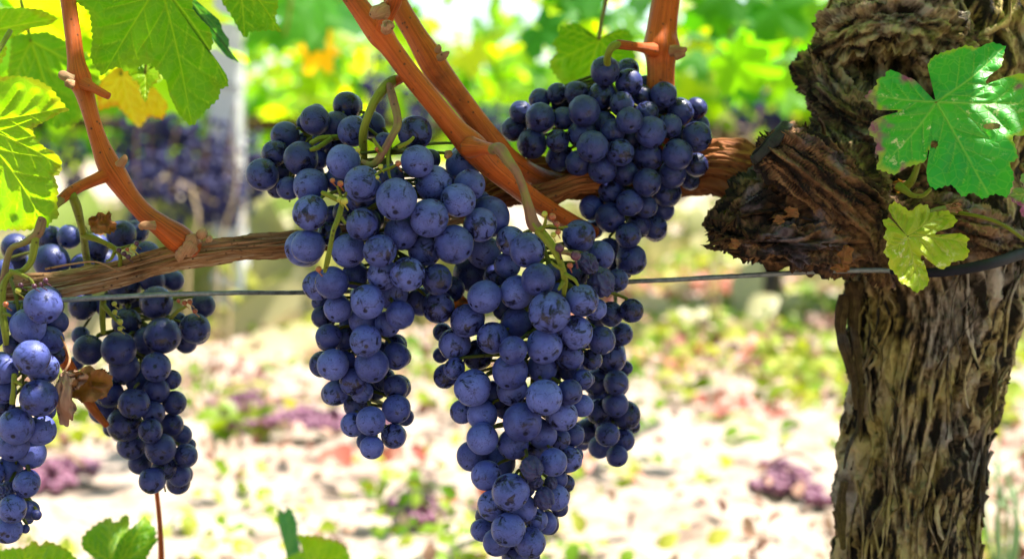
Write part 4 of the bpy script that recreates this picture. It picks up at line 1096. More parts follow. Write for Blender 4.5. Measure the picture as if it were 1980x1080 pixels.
# low shoots at the bottom edge
make_leaf("vine_leaf", "shaded green leaf rising from the bottom edge left of the brown shoot stem",
    ZB([(600, 900), (520, 850), (450, 790), (448, 740), (475, 700), (530, 655), (600, 615), (625, 650), (655, 635), (665, 610), (705, 605), (712, 650), (700, 700), (680, 780), (690, 860)]),
    ZB([(600, 860)])[0], .80, ZB([(460, 745), (600, 620), (700, 615)]), M_LEAF, (0, -.03), .1, seed=41, rings=30, petiole=[(212, 1084, 4, .80), (240, 1120, 4, .80), (300, 1150, 4, .80)])
make_leaf("vine_leaf", "vivid green sunlit leaf touching the brown shoot stem at the bottom edge",
    ZB([(600, 900), (640, 760), (690, 700), (760, 640), (790, 605), (830, 650), (860, 690), (850, 730), (870, 740), (830, 790), (800, 860), (700, 900)]),
    ZB([(650, 880)])[0], .79, ZB([(800, 615), (860, 720), (700, 700)]), M_LEAF, (0, -.015), .1, seed=43, rings=30, petiole=[(230, 1091, 4, .79), (260, 1120, 4, .79), (300, 1150, 4, .79)])
make_leaf("vine_leaf", "yellow-green leaf lying across the bottom left corner",
    ZB([(-60, 830), (0, 805), (60, 790), (130, 790), (160, 775), (180, 745), (215, 770), (235, 775), (245, 745), (320, 770), (380, 800), (420, 850), (400, 920), (200, 950), (0, 930)]),
    ZB([(100, 930)])[0], .76, ZB([(180, 750), (250, 750), (410, 840), (-40, 830)]), M_LEAF_Y, (0, -.03), .1, seed=45, rings=30, petiole=[(35, 1109, 4, .76), (100, 1140, 4, .78), (300, 1150, 4, .80)])
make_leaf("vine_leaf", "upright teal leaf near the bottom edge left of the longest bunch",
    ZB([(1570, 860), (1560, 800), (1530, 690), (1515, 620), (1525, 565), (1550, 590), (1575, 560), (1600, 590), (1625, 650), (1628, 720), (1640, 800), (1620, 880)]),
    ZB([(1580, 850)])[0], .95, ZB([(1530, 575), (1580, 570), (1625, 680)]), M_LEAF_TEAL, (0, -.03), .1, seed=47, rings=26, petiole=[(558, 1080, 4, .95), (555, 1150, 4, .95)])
make_leaf("vine_leaf", "curled lime leaf at the bottom edge right of the teal one",
    ZB([(1540, 850), (1600, 820), (1650, 800), (1640, 740), (1615, 710), (1680, 712), (1750, 720), (1830, 750), (1885, 770), (1910, 810), (1925, 860), (1800, 920), (1640, 930)]),
    ZB([(1700, 900)])[0], .93, ZB([(1630, 715), (1760, 722), (1905, 800)]), M_LEAF_Y, (0, -.03), .14, seed=49, rings=26, petiole=[(601, 1098, 4, .93), (570, 1150, 4, .95)])
mb = MB(); C, rad = pxline([(298, 890, 4, .74), (303, 950, 4.5, .74), (309, 1010, 5, .76), (312, 1080, 6, .78), (312, 1200, 7, .80), (310, 1500, 8, .82)], 8)
tube(mb, C, rad, 14); tag(mb.build("vine_shoot", M_CANE, None, C[-1]), "thin brown shoot stem standing under the second-left bunch's tip", "shoot")

# dead leaves caught in the bunches
mb = MB()
crumple(mb, 170, 742, .605, 44, 34, 601, .5)
root = thing("dead_leaf", "crumpled rust-brown dead leaf caught between the two left bunches", "dead leaf", P(150, 740, .605))
mb.build("blade", M_DEAD, root)
mb = MB(); crumple(mb, 125, 770, .60, 20, 48, 611, .5); crumple(mb, 140, 735, .603, 26, 22, 614, .6)
o = mb.build("curled_tip", plain("dry_tan_leaf", (0.24, 0.11, 0.07), (0.40, 0.24, 0.16), 60, .8), root)
mb = MB(); C, rad = pxline([(118, 650, 2, .62), (132, 680, 2.4, .612), (134, 700, 2.4, .607), (122, 722, 2.2, .602)], 8); tube(mb, C, rad, 8); mb.build("petiole", M_BUD, root)
mb = MB(); crumple(mb, 200, 432, .62, 24, 22, 621, .7)
tag(mb.build("dead_leaf", M_DEAD, None, P(200, 432, .62)), "small curled tan dead leaf on the grapes above the tan cordon", "dead leaf")
mb = MB(); crumple(mb, 880, 590, .64, 24, 26, 631, .5)
tag(mb.build("dead_leaf", plain("orange_dead_leaf", (0.36, 0.10, 0.015), (0.5, 0.18, 0.03), 60, .7), None, P(880, 590, .64)), "scrap of orange dead leaf in the gap between the two big middle bunches", "dead leaf")
mb = MB(); C, rad = pxline([(112, 675, 14, .66), (150, 740, 12, .66), (180, 790, 9, .655), (206, 822, 6, .65)], 8); tube(mb, C, rad, 14)
tag(mb.build("dry_twig", M_CANE, None, C[0]), "brown twig slanting behind the crumpled dead leaf", "twig")

# ------------------------------------------------------------------ berries
def sphere_mesh(name, seed, m, shrivel=False, nu=40, nv=26):
    th = np.linspace(0, math.pi, nv + 1)[1:-1]; ph = np.linspace(0, 2 * math.pi, nu, endpoint=False)
    A, B = np.meshgrid(ph, th)
    d = np.stack([np.sin(B) * np.cos(A), np.sin(B) * np.sin(A), np.cos(B)], -1).reshape(-1, 3)
    d = np.vstack([d, [0, 0, 1], [0, 0, -1]])
    if shrivel:
        w = noise3(*(d * 1.3).T, seed) * .9
        a = 1 - np.abs(noise3(d[:, 0] * 2.6 + w, d[:, 1] * 2.6, d[:, 2] * 1.3, seed + 1)) * 2
        b = 1 - np.abs(noise3(d[:, 0] * 5 + w, d[:, 1] * 5 - w, d[:, 2] * 3, seed + 2)) * 2
        r = .86 + .17 * a + .08 * b
        d = d * r[:, None] * np.array([.9, .85, 1.05])
    else:
        r = 1 + .022 * noise3(*(d * 1.4).T, seed) + .010 * noise3(*(d * 3.2).T, seed + 1)
        r = r - .035 * np.clip((d[:, 2] - .965) / .035, 0, 1) ** 1.5
        d = d * r[:, None]
    n = nv - 1
    i = np.arange(n - 1)[:, None] * nu; j = np.arange(nu)[None]; j2 = (j + 1) % nu
    Q = np.stack([i + j, i + nu + j, i + nu + j2, i + j2], -1).reshape(-1, 4)
    k = np.arange(nu); e = n * nu
    T = np.vstack([np.stack([np.full(nu, e), k, (k + 1) % nu], -1), np.stack([np.full(nu, e + 1), (n - 1) * nu + (k + 1) % nu, (n - 1) * nu + k], -1)])
    mb = MB(); mb.add(d, Q, T)
    return mb.mesh(name, m), d, Q, T
GM = {'g': [sphere_mesh("grape", 100 + k, M_GRAPE) for k in range(7)], 'd': [sphere_mesh("grape", 200 + k, M_GRAPE_D) for k in range(5)],
      's': [sphere_mesh("raisin", 300 + 5 * k, M_RAISIN, True, 72, 48) for k in range(4)]}
# slightly puckered berries of the riper bunch
for me, *_ in (sphere_mesh("grape", 500 + k, M_GRAPE_D) for k in range(4)):
    pass
def pucker_mesh(seed):
    me, d, Q, T = sphere_mesh("grape", seed, M_GRAPE_D, False, 64, 40)
    u = d / np.linalg.norm(d, axis=1)[:, None]
    w = noise3(*(u * 1.5).T, seed) * .8
    a = 1 - np.abs(noise3(u[:, 0] * 3.6 + w, u[:, 1] * 3.6, u[:, 2] * 1.6, seed + 1)) * 2
    d = d * (1 + .030 * a)[:, None]
    mb = MB(); mb.add(d, Q, T)
    return mb.mesh("grape", M_GRAPE_D), d, Q, T
GM['p'] = [pucker_mesh(540 + 3 * k) for k in range(5)]

placed = []     # every berry so far: px x, y, r and depth

def lookup(axis, y):
    a = np.array(axis, float)
    return [float(np.interp(y, a[:, 1], a[:, k])) for k in (0, 2, 3)]

def bunch(label, axis, berries, kind='g', group=None, dark_tier=1, fill=30, seed=0, stalks=(), shots=(), twigs=(), stem_r=4.0, stem_bend=28):
    """axis rows: x, y, half width, depth of the front. berries: x, y, r, tier[, kind], photo pixels, nearest first inside a tier"""
    g = np.random.default_rng(seed)
    top = axis[0]
    loc = P(top[0], top[1], top[3] + .02)
    t = thing("grape_bunch", label, "grapes", loc, group)
    berries = [(b[0], b[1], b[2] * 1.055) + tuple(b[3:]) for b in berries]
    B = sorted([tuple(b) + (kind,) * (5 - len(b)) for b in berries], key=lambda b: b[3])
    mine = []
    def settle(x, y, r, d):
        for _ in range(3):
            for (X_, Y_, r_, d_) in placed:
                q = math.hypot(x - X_, y - Y_)
                if q < r + r_:
                    need = d_ + .93 * math.sqrt((r + r_) ** 2 - q * q) * .62 / FPX
                    if d < need and (d_ <= d or d_ - d < .93 * math.sqrt((r + r_) ** 2 - q * q) * .62 / FPX): d = need
        return d
    for x, y, r, tier, kd in B:
        ax, hw, d0 = lookup(axis, y)
        d = d0 + .022 * min(1.3, abs(x - ax) / hw) ** 2 + (0, .008, .020)[tier] + g.uniform(-.001, .001)
        d = settle(x, y, r, d)
        placed.append((x, y, r, d)); mine.append([x, y, r, d, tier, kd])
    real = [list(m) for m in mine]
    # berries hidden inside and at the back
    pts = np.array([P(m[0], m[1], m[3]) for m in mine]); rad = np.array([m[2] * m[3] / FPX for m in mine])
    tries = 0; extra = []
    while len(extra) < fill and tries < fill * 60:
        tries += 1
        k = g.integers(len(mine)); m = mine[k]
        ax, hw, d0 = lookup(axis, m[1])
        x = m[0] + g.normal() * m[2] * .8; y = m[1] + g.normal() * m[2] * .8
        x = ax + (x - ax) * .85
        r = m[2] * g.uniform(.85, 1.05)
        d = m[3] + g.uniform(.010, .034)
        p = P(x, y, d); rm = r * d / FPX
        inside = min((math.hypot(x - q[0], y - q[1]) + r - q[2] for q in mine))
        if inside > r * .22: continue
        if (np.linalg.norm(pts - p, axis=1) < .80 * (rad + rm)).any(): continue
        pts = np.vstack([pts, p]); rad = np.append(rad, rm)
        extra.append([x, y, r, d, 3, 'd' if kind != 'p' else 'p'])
    allb = real + extra
    axp = spline(np.array([(a[0], a[1], a[3] + .024) for a in axis]), 8)
    AX = P(axp[:, 0], axp[:, 1], axp[:, 2])
    over = MB(); stem = MB()
    tube(stem, AX, np.linspace(stem_r, stem_r * .45, len(AX)) * .63 / FPX, 10)
    for n, (x, y, r, d, tier, kd) in enumerate(allb):
        p = P(x, y, d); rm = r * d / FPX
        jn = int(np.argmin(np.hypot(axp[:, 0] - x, axp[:, 1] - (y - stem_bend))))
        out = p - AX[jn]; out = out / (np.linalg.norm(out) + 1e-9) + np.array([0, -.15, -.55]) + g.normal(size=3) * .25
        q = Vector(out).normalized().to_track_quat('Z', 'Y')
        if tier >= 2 and kd == 'g': kd = 'd'  # deep berries go darker: shade of the gaps put into their colour
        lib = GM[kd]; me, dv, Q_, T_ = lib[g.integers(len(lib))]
        sq = Vector((rm * g.uniform(.97, 1.03), rm * g.uniform(.97, 1.03), rm * g.uniform(.98, 1.05)))
        if n < 100:
            o = bpy.data.objects.new("raisin" if kd == 's' else "grape", me)
            COL.objects.link(o); o.parent = t
            o.location = Vector(p - loc); o.rotation_mode = 'QUATERNION'; o.rotation_quaternion = q; o.scale = sq
        else:
            Mx = np.array(q.to_matrix()) * np.array(sq)
            over.add(dv @ Mx.T + p, Q_, T_)
        # its little stalk
        back = -np.array(q @ Vector((0, 0, 1)))
        a = p + back * rm * .97
        b = AX[max(jn - 1, 0)]
        m_ = (a + b) / 2 + back * rm * .35
        C = spline(np.array([a, a + back * rm * .3 + FWD * rm * .4, m_ + FWD * rm * .9, b + FWD * .004]), 3)
        tube(stem, C, np.linspace(1.0, 1.5, len(C)) * .0006, 6)
    if over.V:
        tag(over.build("inner_grapes", M_GRAPE_D, t, np.array(t.location)), kind='stuff')
    stem.build("stem", M_STEM, t)
    for pts_, mm in stalks:
        mb = MB(); C, rr = pxline(pts_, 8); rr = rr * .84 * (1 + .10 * np.sin(np.linspace(0, 9, len(rr)))); tube(mb, C, rr, 16, lambda u, s, r_: r_ * .07 * noise3(np.cos(u) * 2, np.sin(u) * 2, s * 160, seed))
        mb.build("peduncle", mm, t)
    for pts_ in twigs:
        mb = MB(); C, rr = pxline(pts_, 6); tube(mb, C, rr, 10); mb.build("twig", M_STALK_G, t)
    for x, y, r, d, mm in shots:
        mb = MB(); p = P(x, y, d); rm = r * d / FPX
        _, dv, Q_, T_ = GM['g'][0]
        mb.add(dv * rm + p, Q_, T_)
        C = spline(np.array([p + (0, 0, -rm * .8), p + (0.001, .004, -rm * 2.6)]), 4); tube(mb, C, rm * .22, 6)
        mb.build("tiny_berry", mm, t)
    return t

def conv(pts, x0, y0, s): return [(x0 + p[0] / s, y0 + p[1] / s, p[2] / s) + tuple(p[3:]) for p in pts]
r4 = lambda p: conv(p, 460, 130, 2.7)
r5 = lambda p: conv(p, 540, 480, 2.5714)
r6 = lambda p: conv(p, 820, 380, 2.841)
r7 = lambda p: conv(p, 820, 700, 2.841)
r8 = lambda p: conv(p, 940, 90, 2.7)
r2_ = lambda p: conv(p, 0, 350, 2.7)
r3_ = lambda p: conv(p, 0, 680, 2.7)

RD, GR, PU = M_SHOT_R, M_SHOT_G, M_SHOT_P
bunch("longest bunch, tapering almost to the bottom edge right of centre, with a few shrivelled berries",
    [(1040, 440, 60, .600), (1060, 520, 110, .598), (1040, 600, 150, .596), (1030, 700, 150, .594), (1025, 800, 110, .594), (1010, 900, 95, .594), (1000, 1000, 75, .596), (998, 1090, 55, .598)],
    r6([(690, 635, 107, 0), (627, 456, 90, 0), (868, 570, 87, 0), (565, 292, 91, 0), (850, 218, 88, 0), (332, 550, 89, 0), (238, 680, 88, 0), (168, 810, 84, 0), (490, 842, 74, 0), (660, 820, 93, 0), (473, 960, 95, 0), (167, 943, 57, 0), (1140, 625, 64, 0, 'd'), (832, 745, 90, 0),
        (900, 365, 58, 0, 's'), (975, 470, 78, 0, 's'),
        (965, 320, 78, 1), (475, 240, 75, 1), (457, 377, 70, 1), (510, 525, 90, 1), (945, 618, 57, 1), (378, 775, 82, 1), (508, 690, 83, 1), (118, 985, 65, 1), (798, 875, 75, 1), (650, 940, 80, 1), (973, 787, 75, 1, 'd'), (1025, 645, 68, 1, 'd'),
        (950, 668, 50, 2), (295, 870, 80, 2), (805, 945, 70, 2), (895, 790, 42, 2), (920, 895, 55, 2), (100, 745, 50, 2), (92, 870, 42, 2), (735, 520, 45, 2), (840, 430, 60, 2), (1060, 460, 60, 2), (440, 620, 60, 2), (740, 700, 60, 2), (580, 700, 60, 2), (400, 440, 72, 2), (410, 560, 60, 2), (840, 520, 60, 2), (700, 420, 50, 2)])
    + r7([(267, 140, 95, 0), (660, 193, 95, 0), (540, 328, 103, 0), (752, 287, 85, 1), (800, 163, 66, 0, 'd'), (320, 420, 84, 0), (490, 448, 82, 1), (590, 580, 66, 0, 's'), (612, 655, 44, 1, 's'), (710, 548, 75, 0), (475, 710, 98, 0), (660, 745, 60, 0, 's'), (697, 660, 36, 1, 's'), (463, 918, 88, 0), (580, 990, 83, 0),
        (483, 150, 83, 1), (870, 95, 55, 1, 'd'), (210, 270, 65, 1), (320, 290, 80, 1), (868, 238, 62, 1), (650, 395, 78, 1), (745, 420, 56, 1, 'd'), (262, 515, 80, 1), (415, 548, 83, 1), (340, 620, 78, 1), (725, 742, 70, 1), (380, 785, 82, 1), (545, 800, 72, 1), (615, 865, 62, 1), (402, 985, 75, 1), (320, 920, 60, 1), (670, 880, 60, 1), (795, 530, 70, 1),
        (383, 182, 78, 2), (705, 85, 44, 2), (905, 95, 32, 2), (625, 485, 60, 2), (292, 500, 50, 2), (735, 640, 52, 2), (345, 845, 62, 2), (745, 800, 46, 2), (505, 1070, 75, 2), (600, 1070, 35, 2), (830, 510, 42, 2), (775, 665, 50, 2), (820, 400, 58, 2), (440, 260, 50, 2), (560, 690, 50, 2)]),
    fill=75, seed=1,
    stalks=[([(952, 289, 12, .594), (966, 288, 13, .588), (982, 310, 12, .586), (1000, 335, 11, .586), (1013, 368, 11, .588), (1022, 400, 12, .590), (1030, 430, 14, .592), (1040, 442, 13, .592)], M_STALK_P), ([(1038, 440, 12, .592), (1058, 462, 10, .590), (1072, 482, 10, .588), (1085, 510, 8, .588), (1092, 540, 7, .590), (1090, 570, 5, .598)], M_STALK_G), ([(1072, 482, 8, .588), (1095, 488, 6, .587), (1110, 492, 5, .587)], M_STALK_P)],
    twigs=[[(1048, 445, 4, .588), (1054, 432, 3.5, .585), (1056, 418, 2, .584)], [(1050, 438, 3, .587), (1066, 436, 2.5, .584), (1080, 440, 2, .583), (1098, 438, 2, .583)], [(1054, 438, 3, .586), (1040, 444, 2.6, .585), (1030, 432, 2, .585)], [(1088, 520, 5, .588), (1072, 512, 3, .585), (1066, 505, 2, .585)], [(1092, 530, 5, .588), (1110, 540, 3.5, .586), (1118, 552, 2.5, .586)], [(1090, 545, 5, .589), (1080, 560, 3, .587)]],
    shots=[(1053, 414, 6, .582, GR), (1068, 419, 7, .582, RD), (1077, 433, 5.5, .581, RD), (1079, 448, 5.5, .581, RD), (1070, 454, 5.5, .581, GR), (1113, 494, 10, .582, PU), (1102, 513, 6, .583, RD), (1082, 479, 9, .582, PU)])

bunch("broad front bunch left of centre, covering the tan cordon, with a short tail",
    [(752, 290, 60, .604), (755, 330, 150, .598), (770, 430, 190, .594), (760, 520, 190, .595), (720, 600, 130, .600), (700, 680, 100, .606), (700, 770, 80, .612), (720, 880, 60, .616)],
    r4([(828, 688, 104, 0), (652, 608, 90, 0), (603, 335, 77, 0), (551, 492, 84, 0), (925, 342, 85, 0, 'd'), (936, 491, 80, 0), (1000, 787, 95, 0), (1150, 694, 86, 0), (1126, 925, 97, 0), (1265, 823, 84, 0), (378, 759, 89, 0), (741, 958, 81, 0), (648, 820, 80, 0), (367, 935, 83, 0),
        (1176, 509, 88, 1), (1210, 615, 77, 0), (1023, 607, 90, 1), (850, 868, 85, 1), (578, 957, 87, 1), (340, 945, 90, 1), (380, 618, 86, 1), (975, 955, 80, 1), (1285, 965, 86, 1), (1314, 780, 100, 1),
        (650, 690, 78, 2), (800, 575, 68, 2), (1005, 480, 52, 2), (530, 590, 72, 2), (1270, 690, 45, 2), (700, 790, 62, 2), (560, 760, 62, 2), (495, 775, 52, 2), (760, 385, 42, 2), (1070, 620, 70, 2), (480, 870, 60, 2), (900, 790, 50, 2), (700, 300, 66, 2)])
    + r5([(638, 128, 81, 0), (262, 170, 79, 0), (790, 290, 78, 0), (438, 265, 83, 0), (600, 330, 68, 0), (430, 458, 76, 0), (267, 577, 75, 0), (460, 580, 82, 0), (368, 662, 66, 0), (282, 716, 62, 0), (583, 798, 68, 0), (455, 857, 71, 0), (567, 932, 58, 0), (460, 988, 57, 0),
          (783, 153, 73, 0, 'd'), (515, 130, 74, 1), (560, 225, 75, 1), (190, 185, 72, 1), (540, 375, 62, 1), (425, 355, 75, 1), (290, 300, 66, 1), (245, 438, 62, 1, 'd'), (410, 712, 55, 1), (580, 535, 65, 1, 'd'), (578, 690, 60, 1, 'd'), (365, 875, 58, 1),
          (950, 130, 82, 2), (705, 265, 66, 2), (215, 340, 54, 2), (205, 268, 42, 2), (375, 135, 62, 2), (320, 450, 56, 2), (215, 575, 62, 2), (520, 650, 56, 2), (385, 780, 62, 2), (575, 485, 50, 2), (625, 838, 42, 2), (430, 960, 46, 2), (500, 510, 46, 2), (860, 200, 60, 2), (340, 380, 40, 2), (330, 560, 50, 2), (480, 700, 50, 2)]),
    fill=75, seed=2,
    stalks=[([(775, 152, 10, .632), (758, 158, 11, .628), (742, 172, 12, .622), (722, 200, 11, .618), (708, 235, 10, .618), (702, 265, 9, .622), (704, 310, 8, .63)], M_STALK_G), ([(752, 165, 8, .622), (760, 190, 9, .614), (768, 225, 9, .608), (768, 245, 10, .606), (755, 268, 9, .604), (740, 295, 9, .602), (722, 318, 8, .604), (700, 312, 5, .606)], M_STALK_P), ([(662, 390, 6, .588), (655, 420, 6, .586), (645, 445, 6, .585), (640, 470, 6, .586), (633, 505, 6, .589), (628, 525, 4, .592)], M_STALK_G)],
    twigs=[[(765, 255, 5, .606), (752, 285, 4, .604), (750, 310, 3.5, .602), (752, 335, 3, .60), (756, 348, 2, .60)], [(664, 388, 6, .587), (650, 385, 5, .586), (632, 376, 5, .586), (622, 372, 4, .586)], [(664, 388, 5, .586), (656, 372, 2.5, .584), (652, 360, 2, .583)], [(664, 386, 4, .586), (670, 372, 2, .583)], [(755, 325, 3.5, .60), (735, 332, 3, .597), (725, 340, 2.5, .596)], [(755, 325, 3.5, .60), (768, 318, 3, .597)], [(770, 285, 5, .604), (790, 275, 4, .603), (800, 265, 3, .604)], [(745, 300, 4, .602), (730, 282, 4, .60), (722, 268, 3, .60)], [(660, 420, 4, .586), (668, 432, 3, .585)]],
    shots=[(643, 349, 5, .581, RD), (658, 355, 6, .581, RD), (736, 322, 5, .594, GR), (770, 316, 6, .594, RD), (692, 289, 5, .597, GR), (657, 386, 6, .582, GR), (666, 389, 7, .581, GR), (616, 520, 6, .587, RD), (728, 288, 4, .597, RD), (730, 343, 4, .593, GR)])

bunch("dark shoulder of berries hanging left behind the broad front bunch, on the forked green stalk",
    [(700, 215, 60, .640), (640, 240, 110, .634), (570, 300, 110, .632), (560, 390, 70, .636)],
    r4([(403, 277, 75, 0), (328, 475, 85, 0), (128, 560, 82, 0), (193, 450, 67, 0), (515, 302, 70, 0), (568, 200, 70, 1), (245, 357, 70, 1), (265, 632, 60, 1), (700, 310, 68, 1),
        (355, 290, 45, 2), (205, 630, 52, 2), (520, 430, 66, 2), (335, 378, 34, 2), (420, 480, 50, 2), (440, 380, 50, 2), (230, 540, 50, 2), (400, 560, 50, 2)]),
    kind='d', fill=16, seed=3, stem_bend=15,
    twigs=[[(700, 260, 6, .64), (660, 265, 6, .638), (620, 268, 6, .634), (600, 278, 5, .632)], [(640, 268, 5, .634), (615, 285, 5, .628), (600, 290, 4, .628)]])

bunch("upper right bunch of slightly puckered berries in front of the upright cane",
    [(1180, 112, 50, .672), (1180, 200, 150, .655), (1170, 270, 190, .648), (1190, 340, 150, .650), (1210, 420, 80, .655), (1220, 520, 50, .660)],
    r8([(512, 335, 76, 0), (620, 128, 74, 0), (745, 187, 69, 0), (605, 260, 70, 0), (927, 252, 65, 0), (282, 370, 72, 0), (240, 508, 75, 0), (748, 385, 66, 0), (660, 445, 62, 0), (860, 445, 76, 0), (957, 415, 60, 0), (555, 522, 77, 0), (700, 553, 68, 0), (843, 570, 76, 0), (998, 562, 78, 0), (1100, 470, 75, 0), (972, 666, 67, 0), (607, 640, 70, 0), (840, 710, 70, 0), (750, 815, 66, 0), (648, 892, 73, 0), (743, 985, 63, 0), (180, 340, 55, 0),
        (1010, 340, 68, 1), (1097, 322, 54, 1), (472, 245, 60, 1), (370, 245, 53, 1), (280, 275, 53, 1), (390, 300, 48, 1), (405, 375, 58, 1), (145, 430, 62, 1), (373, 492, 56, 1), (500, 455, 70, 1), (620, 400, 58, 1), (838, 350, 60, 1), (752, 487, 50, 1), (815, 265, 58, 1), (708, 300, 62, 1), (1095, 618, 60, 1), (728, 660, 62, 1), (482, 608, 64, 1), (655, 755, 65, 1), (945, 765, 70, 1), (835, 835, 55, 1), (550, 840, 60, 1), (795, 937, 60, 1), (920, 852, 58, 1), (880, 945, 62, 1),
        (740, 122, 56, 2), (385, 580, 66, 2), (1110, 412, 52, 2), (565, 955, 42, 2), (1065, 700, 46, 2), (1010, 475, 52, 2), (905, 325, 34, 2), (560, 380, 50, 2), (780, 640, 50, 2), (900, 680, 50, 2), (830, 200, 46, 2), (640, 640, 46, 2)])
    + r6([(1140, 345, 78, 0), (1015, 285, 55, 1), (930, 180, 50, 2), (1080, 290, 58, 2), (1100, 405, 45, 2), (1050, 385, 50, 2)]),
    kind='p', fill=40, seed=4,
    stalks=[([(1196, 86, 9, .658), (1185, 90, 9, .656), (1178, 100, 9, .656), (1174, 118, 8, .66), (1178, 150, 7, .67)], M_STALK_G)])

bunch("narrow bunch in shade half hidden behind the right side of the longest bunch",
    [(1190, 560, 30, .690), (1190, 640, 50, .672), (1180, 720, 60, .668), (1185, 800, 55, .668), (1190, 900, 30, .670)],
    r6([(1085, 755, 62, 0), (1025, 885, 82, 0), (1110, 940, 36, 2)]) +
    r7([(1055, 110, 66, 0), (1050, 230, 68, 0), (1008, 396, 65, 0), (945, 110, 70, 1), (1110, 290, 75, 1), (960, 270, 66, 1), (885, 380, 65, 1), (1095, 425, 62, 1), (965, 465, 60, 1), (1060, 515, 58, 1), (955, 185, 52, 2), (1150, 350, 36, 2), (870, 440, 42, 2), (1095, 45, 36, 2), (1000, 330, 60, 2), (930, 30, 60, 2)]),
    kind='d', fill=18, seed=5)

bunch("bunch cut off by the left border, its topmost berry overlapping the trellis wire",
    [(10, 520, 30, .606), (30, 570, 80, .598), (45, 680, 90, .594), (40, 800, 90, .594), (30, 900, 70, .598), (15, 1030, 50, .602)],
    r2_([(225, 648, 92, 0), (147, 758, 88, 0), (165, 920, 88, 0), (15, 978, 76, 0), (260, 830, 70, 1), (225, 980, 78, 1), (295, 735, 58, 2), (290, 910, 48, 2), (60, 700, 55, 2), (80, 860, 60, 2), (-60, 800, 80, 1), (-80, 660, 80, 1)])
    + r3_([(203, 240, 93, 0), (85, 388, 90, 0), (138, 690, 66, 0), (65, 818, 72, 0), (40, 925, 72, 0), (215, 408, 73, 1), (70, 490, 78, 1), (165, 530, 73, 1), (20, 205, 62, 1), (50, 610, 66, 1), (35, 720, 48, 0, 's'), (155, 825, 50, 1), (240, 310, 48, 2), (20, 290, 55, 2), (-60, 480, 80, 1), (-50, 640, 70, 1), (-60, 800, 70, 1), (190, 850, 26, 0, 'd'), (133, 922, 22, 0, 'd'), (150, 872, 25, 1, 'd')]),
    fill=24, seed=6,
    stalks=[([(120, 385, 10, .608), (100, 402, 10, .604), (82, 425, 11, .600), (72, 452, 12, .598), (45, 470, 8, .600), (22, 480, 7, .602), (12, 510, 7, .602), (8, 540, 9, .602)], M_STALK_P), ([(70, 450, 9, .598), (66, 480, 8, .598), (60, 505, 7, .598), (45, 522, 7, .598), (20, 530, 7, .600), (6, 555, 8, .600), (5, 600, 8, .599), (10, 640, 8, .597), (12, 665, 6, .60)], M_STALK_G), ([(28, 722, 6, .594), (26, 750, 6, .593), (24, 780, 6, .594)], M_STALK_G)],
    twigs=[[(20, 524, 5, .597), (40, 530, 4, .595), (58, 540, 3.5, .594), (66, 552, 3, .594)], [(8, 605, 4, .596), (20, 610, 3, .594)], [(28, 735, 4, .592), (42, 744, 3, .592)]],
    shots=[(40, 551, 5, .592, PU), (80, 550, 5, .592, PU), (88, 542, 5, .592, PU), (66, 553, 5, .592, PU), (35, 562, 6, .592, GR), (11, 588, 5.5, .591, RD)])

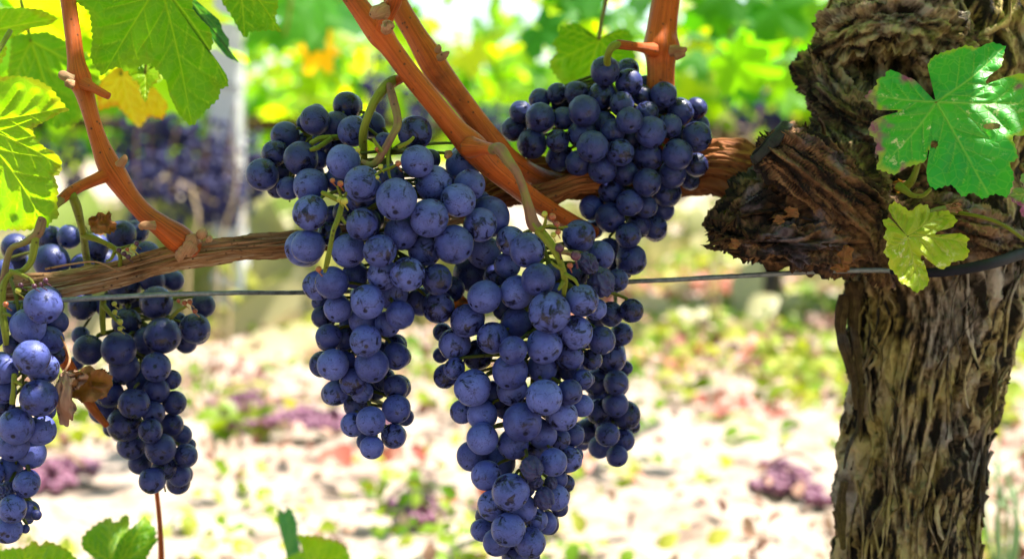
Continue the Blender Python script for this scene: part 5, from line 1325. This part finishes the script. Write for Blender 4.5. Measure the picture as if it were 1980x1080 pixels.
bunch("second bunch from the left, hanging behind tan cordon and wire, with a tapering lower half",
    [(170, 440, 90, .690), (190, 520, 130, .676), (250, 600, 140, .664), (260, 680, 110, .656), (275, 780, 90, .652), (300, 860, 70, .652), (320, 950, 40, .654)],
    r2_([(635, 278, 72, 0), (268, 420, 88, 0), (265, 300, 65, 1), (360, 290, 60, 1), (80, 345, 70, 1), (95, 430, 58, 2), (15, 465, 55, 1), (500, 340, 66, 2), (545, 425, 70, 2), (715, 262, 58, 1), (770, 378, 60, 1), (870, 400, 46, 1), (430, 440, 60, 2),
         (1017, 768, 78, 0), (848, 805, 92, 0), (620, 875, 88, 0), (462, 880, 75, 0), (815, 970, 73, 0), (1060, 650, 62, 0), (815, 635, 80, 0), (795, 520, 62, 1), (905, 520, 53, 1), (970, 840, 55, 1), (650, 970, 75, 1), (895, 1035, 50, 1), (650, 560, 80, 2), (770, 830, 70, 2), (430, 650, 70, 2), (660, 735, 70, 2), (400, 950, 38, 2), (755, 875, 58, 2), (420, 805, 45, 2), (930, 730, 45, 2), (560, 650, 60, 2), (700, 640, 60, 2)])
    + r3_([(700, 270, 77, 0), (800, 318, 60, 0), (650, 378, 85, 0), (785, 410, 62, 0), (685, 490, 70, 0), (838, 505, 77, 0), (858, 607, 60, 0), (795, 670, 65, 0), (970, 540, 60, 0), (570, 218, 70, 1), (537, 300, 70, 1), (815, 200, 68, 1), (910, 265, 60, 1), (895, 380, 58, 1), (950, 430, 50, 1), (730, 580, 58, 1), (935, 640, 58, 1), (930, 682, 58, 1), (470, 180, 60, 2), (985, 485, 36, 2), (720, 150, 60, 2), (760, 480, 50, 2), (580, 400, 40, 2)]),
    kind='d', fill=34, seed=7,
    stalks=[([(140, 378, 10, .610), (148, 400, 10, .618), (156, 430, 9, .630), (162, 460, 9, .642), (166, 490, 8, .66), (172, 525, 7, .67)], M_STALK_G), ([(162, 455, 8, .638), (185, 462, 7, .636), (208, 472, 6, .636), (225, 482, 5, .637)], M_STALK_G)],
    twigs=[[(222, 482, 5, .637), (232, 492, 4, .636), (232, 515, 4, .64)], [(224, 482, 4, .636), (240, 478, 3, .634), (258, 472, 2, .633)], [(224, 482, 4, .636), (215, 500, 3, .635), (205, 505, 2, .635)], [(330, 615, 4, .66), (345, 600, 4, .652), (360, 592, 3, .648)], [(200, 590, 5, .65), (215, 608, 4, .648), (228, 622, 3, .646)], [(200, 570, 6, .655), (198, 610, 6, .655), (200, 645, 5, .655)]],
    shots=[(230, 483, 5, .631, PU), (240, 490, 5, .631, PU), (248, 496, 5, .631, PU), (258, 478, 6, .631, GR), (264, 470, 5, .631, PU), (345, 581, 4, .645, RD), (357, 585, 5, .645, RD), (367, 583, 5, .645, RD), (377, 601, 5, .645, RD), (222, 603, 5, .643, GR), (232, 622, 6, .642, GR), (221, 587, 5, .643, GR), (232, 635, 5, .642, GR), (246, 482, 4, .631, RD)])

# ------------------------------------------------------------------ the canopy over the row (out of frame above, it throws the shade)
n = 2400
pos = np.stack([rng.uniform(-1.4, 1.3, n), rng.uniform(0.38, 1.15, n), rng.uniform(0.60, 1.25, n)], -1)
size = rng.uniform(.045, .075, n)
px, py, dd = project(pos - np.array([0, 0, 1])[None] * size[:, None])
keep = py < -25
# thinner towards the left where the light comes through
keep &= rng.random(n) < np.where(pos[:, 0] < -.12, .25, .50)
pos, size = pos[keep], size[keep]
mb = MB()
scatter(mb, LT, pos, size, rand_rot(len(pos), (0, -.3, .9), .55), rng.random(len(pos)))
mb.build("crown", M_FOL, vine)

mb = MB(); n = 2600  # unseen vine row behind the camera, added to block low sky light
pos = np.stack([rng.uniform(-3, 3, n), rng.normal(-1.7, .16, n), rng.uniform(.35, 1.55, n)], -1)
scatter(mb, LT, pos, rng.uniform(.055, .08, n), rand_rot(n, (0, .4, .7), .7), rng.random(n))
for k in range(6):
    C = spline(np.array([(-2.6 + k, -1.7, -.05), (-2.58 + k, -1.7, .3), (-2.5 + k, -1.7, .6)]), 5); tube(mb, C, np.linspace(.04, .02, len(C)), 10, tint=.1)
tag(mb.build("light_blocking_vine_row", M_FOL_D), "unseen leafy vine row added behind the camera to hold back low sky light", "vineyard", kind='stuff')
# shoots hanging in from the canopy behind the bunches
def spray(label, stem_pts, box, n, size, m, seed, tint=(0, 1)):
    g = np.random.default_rng(seed)
    C, rad = pxline(stem_pts, 8)
    t = thing("leafy_shoot", label, "vine shoot", C[0], "leafy shoots hanging behind the grapes")
    mb = MB(); tube(mb, C, rad, 8); mb.build("stem", M_STALK_G, t)
    x0, y0, x1, y1, d0, d1 = box
    pos = P(g.uniform(x0, x1, n), g.uniform(y0, y1, n), g.uniform(d0, d1, n))
    mb = MB(); scatter(mb, LT, pos, g.uniform(.7, 1.2, n) * size, rand_rot(n, (0, -.7, .5), .6, g), g.uniform(*tint, n))
    mb.build("leaves", m, t)
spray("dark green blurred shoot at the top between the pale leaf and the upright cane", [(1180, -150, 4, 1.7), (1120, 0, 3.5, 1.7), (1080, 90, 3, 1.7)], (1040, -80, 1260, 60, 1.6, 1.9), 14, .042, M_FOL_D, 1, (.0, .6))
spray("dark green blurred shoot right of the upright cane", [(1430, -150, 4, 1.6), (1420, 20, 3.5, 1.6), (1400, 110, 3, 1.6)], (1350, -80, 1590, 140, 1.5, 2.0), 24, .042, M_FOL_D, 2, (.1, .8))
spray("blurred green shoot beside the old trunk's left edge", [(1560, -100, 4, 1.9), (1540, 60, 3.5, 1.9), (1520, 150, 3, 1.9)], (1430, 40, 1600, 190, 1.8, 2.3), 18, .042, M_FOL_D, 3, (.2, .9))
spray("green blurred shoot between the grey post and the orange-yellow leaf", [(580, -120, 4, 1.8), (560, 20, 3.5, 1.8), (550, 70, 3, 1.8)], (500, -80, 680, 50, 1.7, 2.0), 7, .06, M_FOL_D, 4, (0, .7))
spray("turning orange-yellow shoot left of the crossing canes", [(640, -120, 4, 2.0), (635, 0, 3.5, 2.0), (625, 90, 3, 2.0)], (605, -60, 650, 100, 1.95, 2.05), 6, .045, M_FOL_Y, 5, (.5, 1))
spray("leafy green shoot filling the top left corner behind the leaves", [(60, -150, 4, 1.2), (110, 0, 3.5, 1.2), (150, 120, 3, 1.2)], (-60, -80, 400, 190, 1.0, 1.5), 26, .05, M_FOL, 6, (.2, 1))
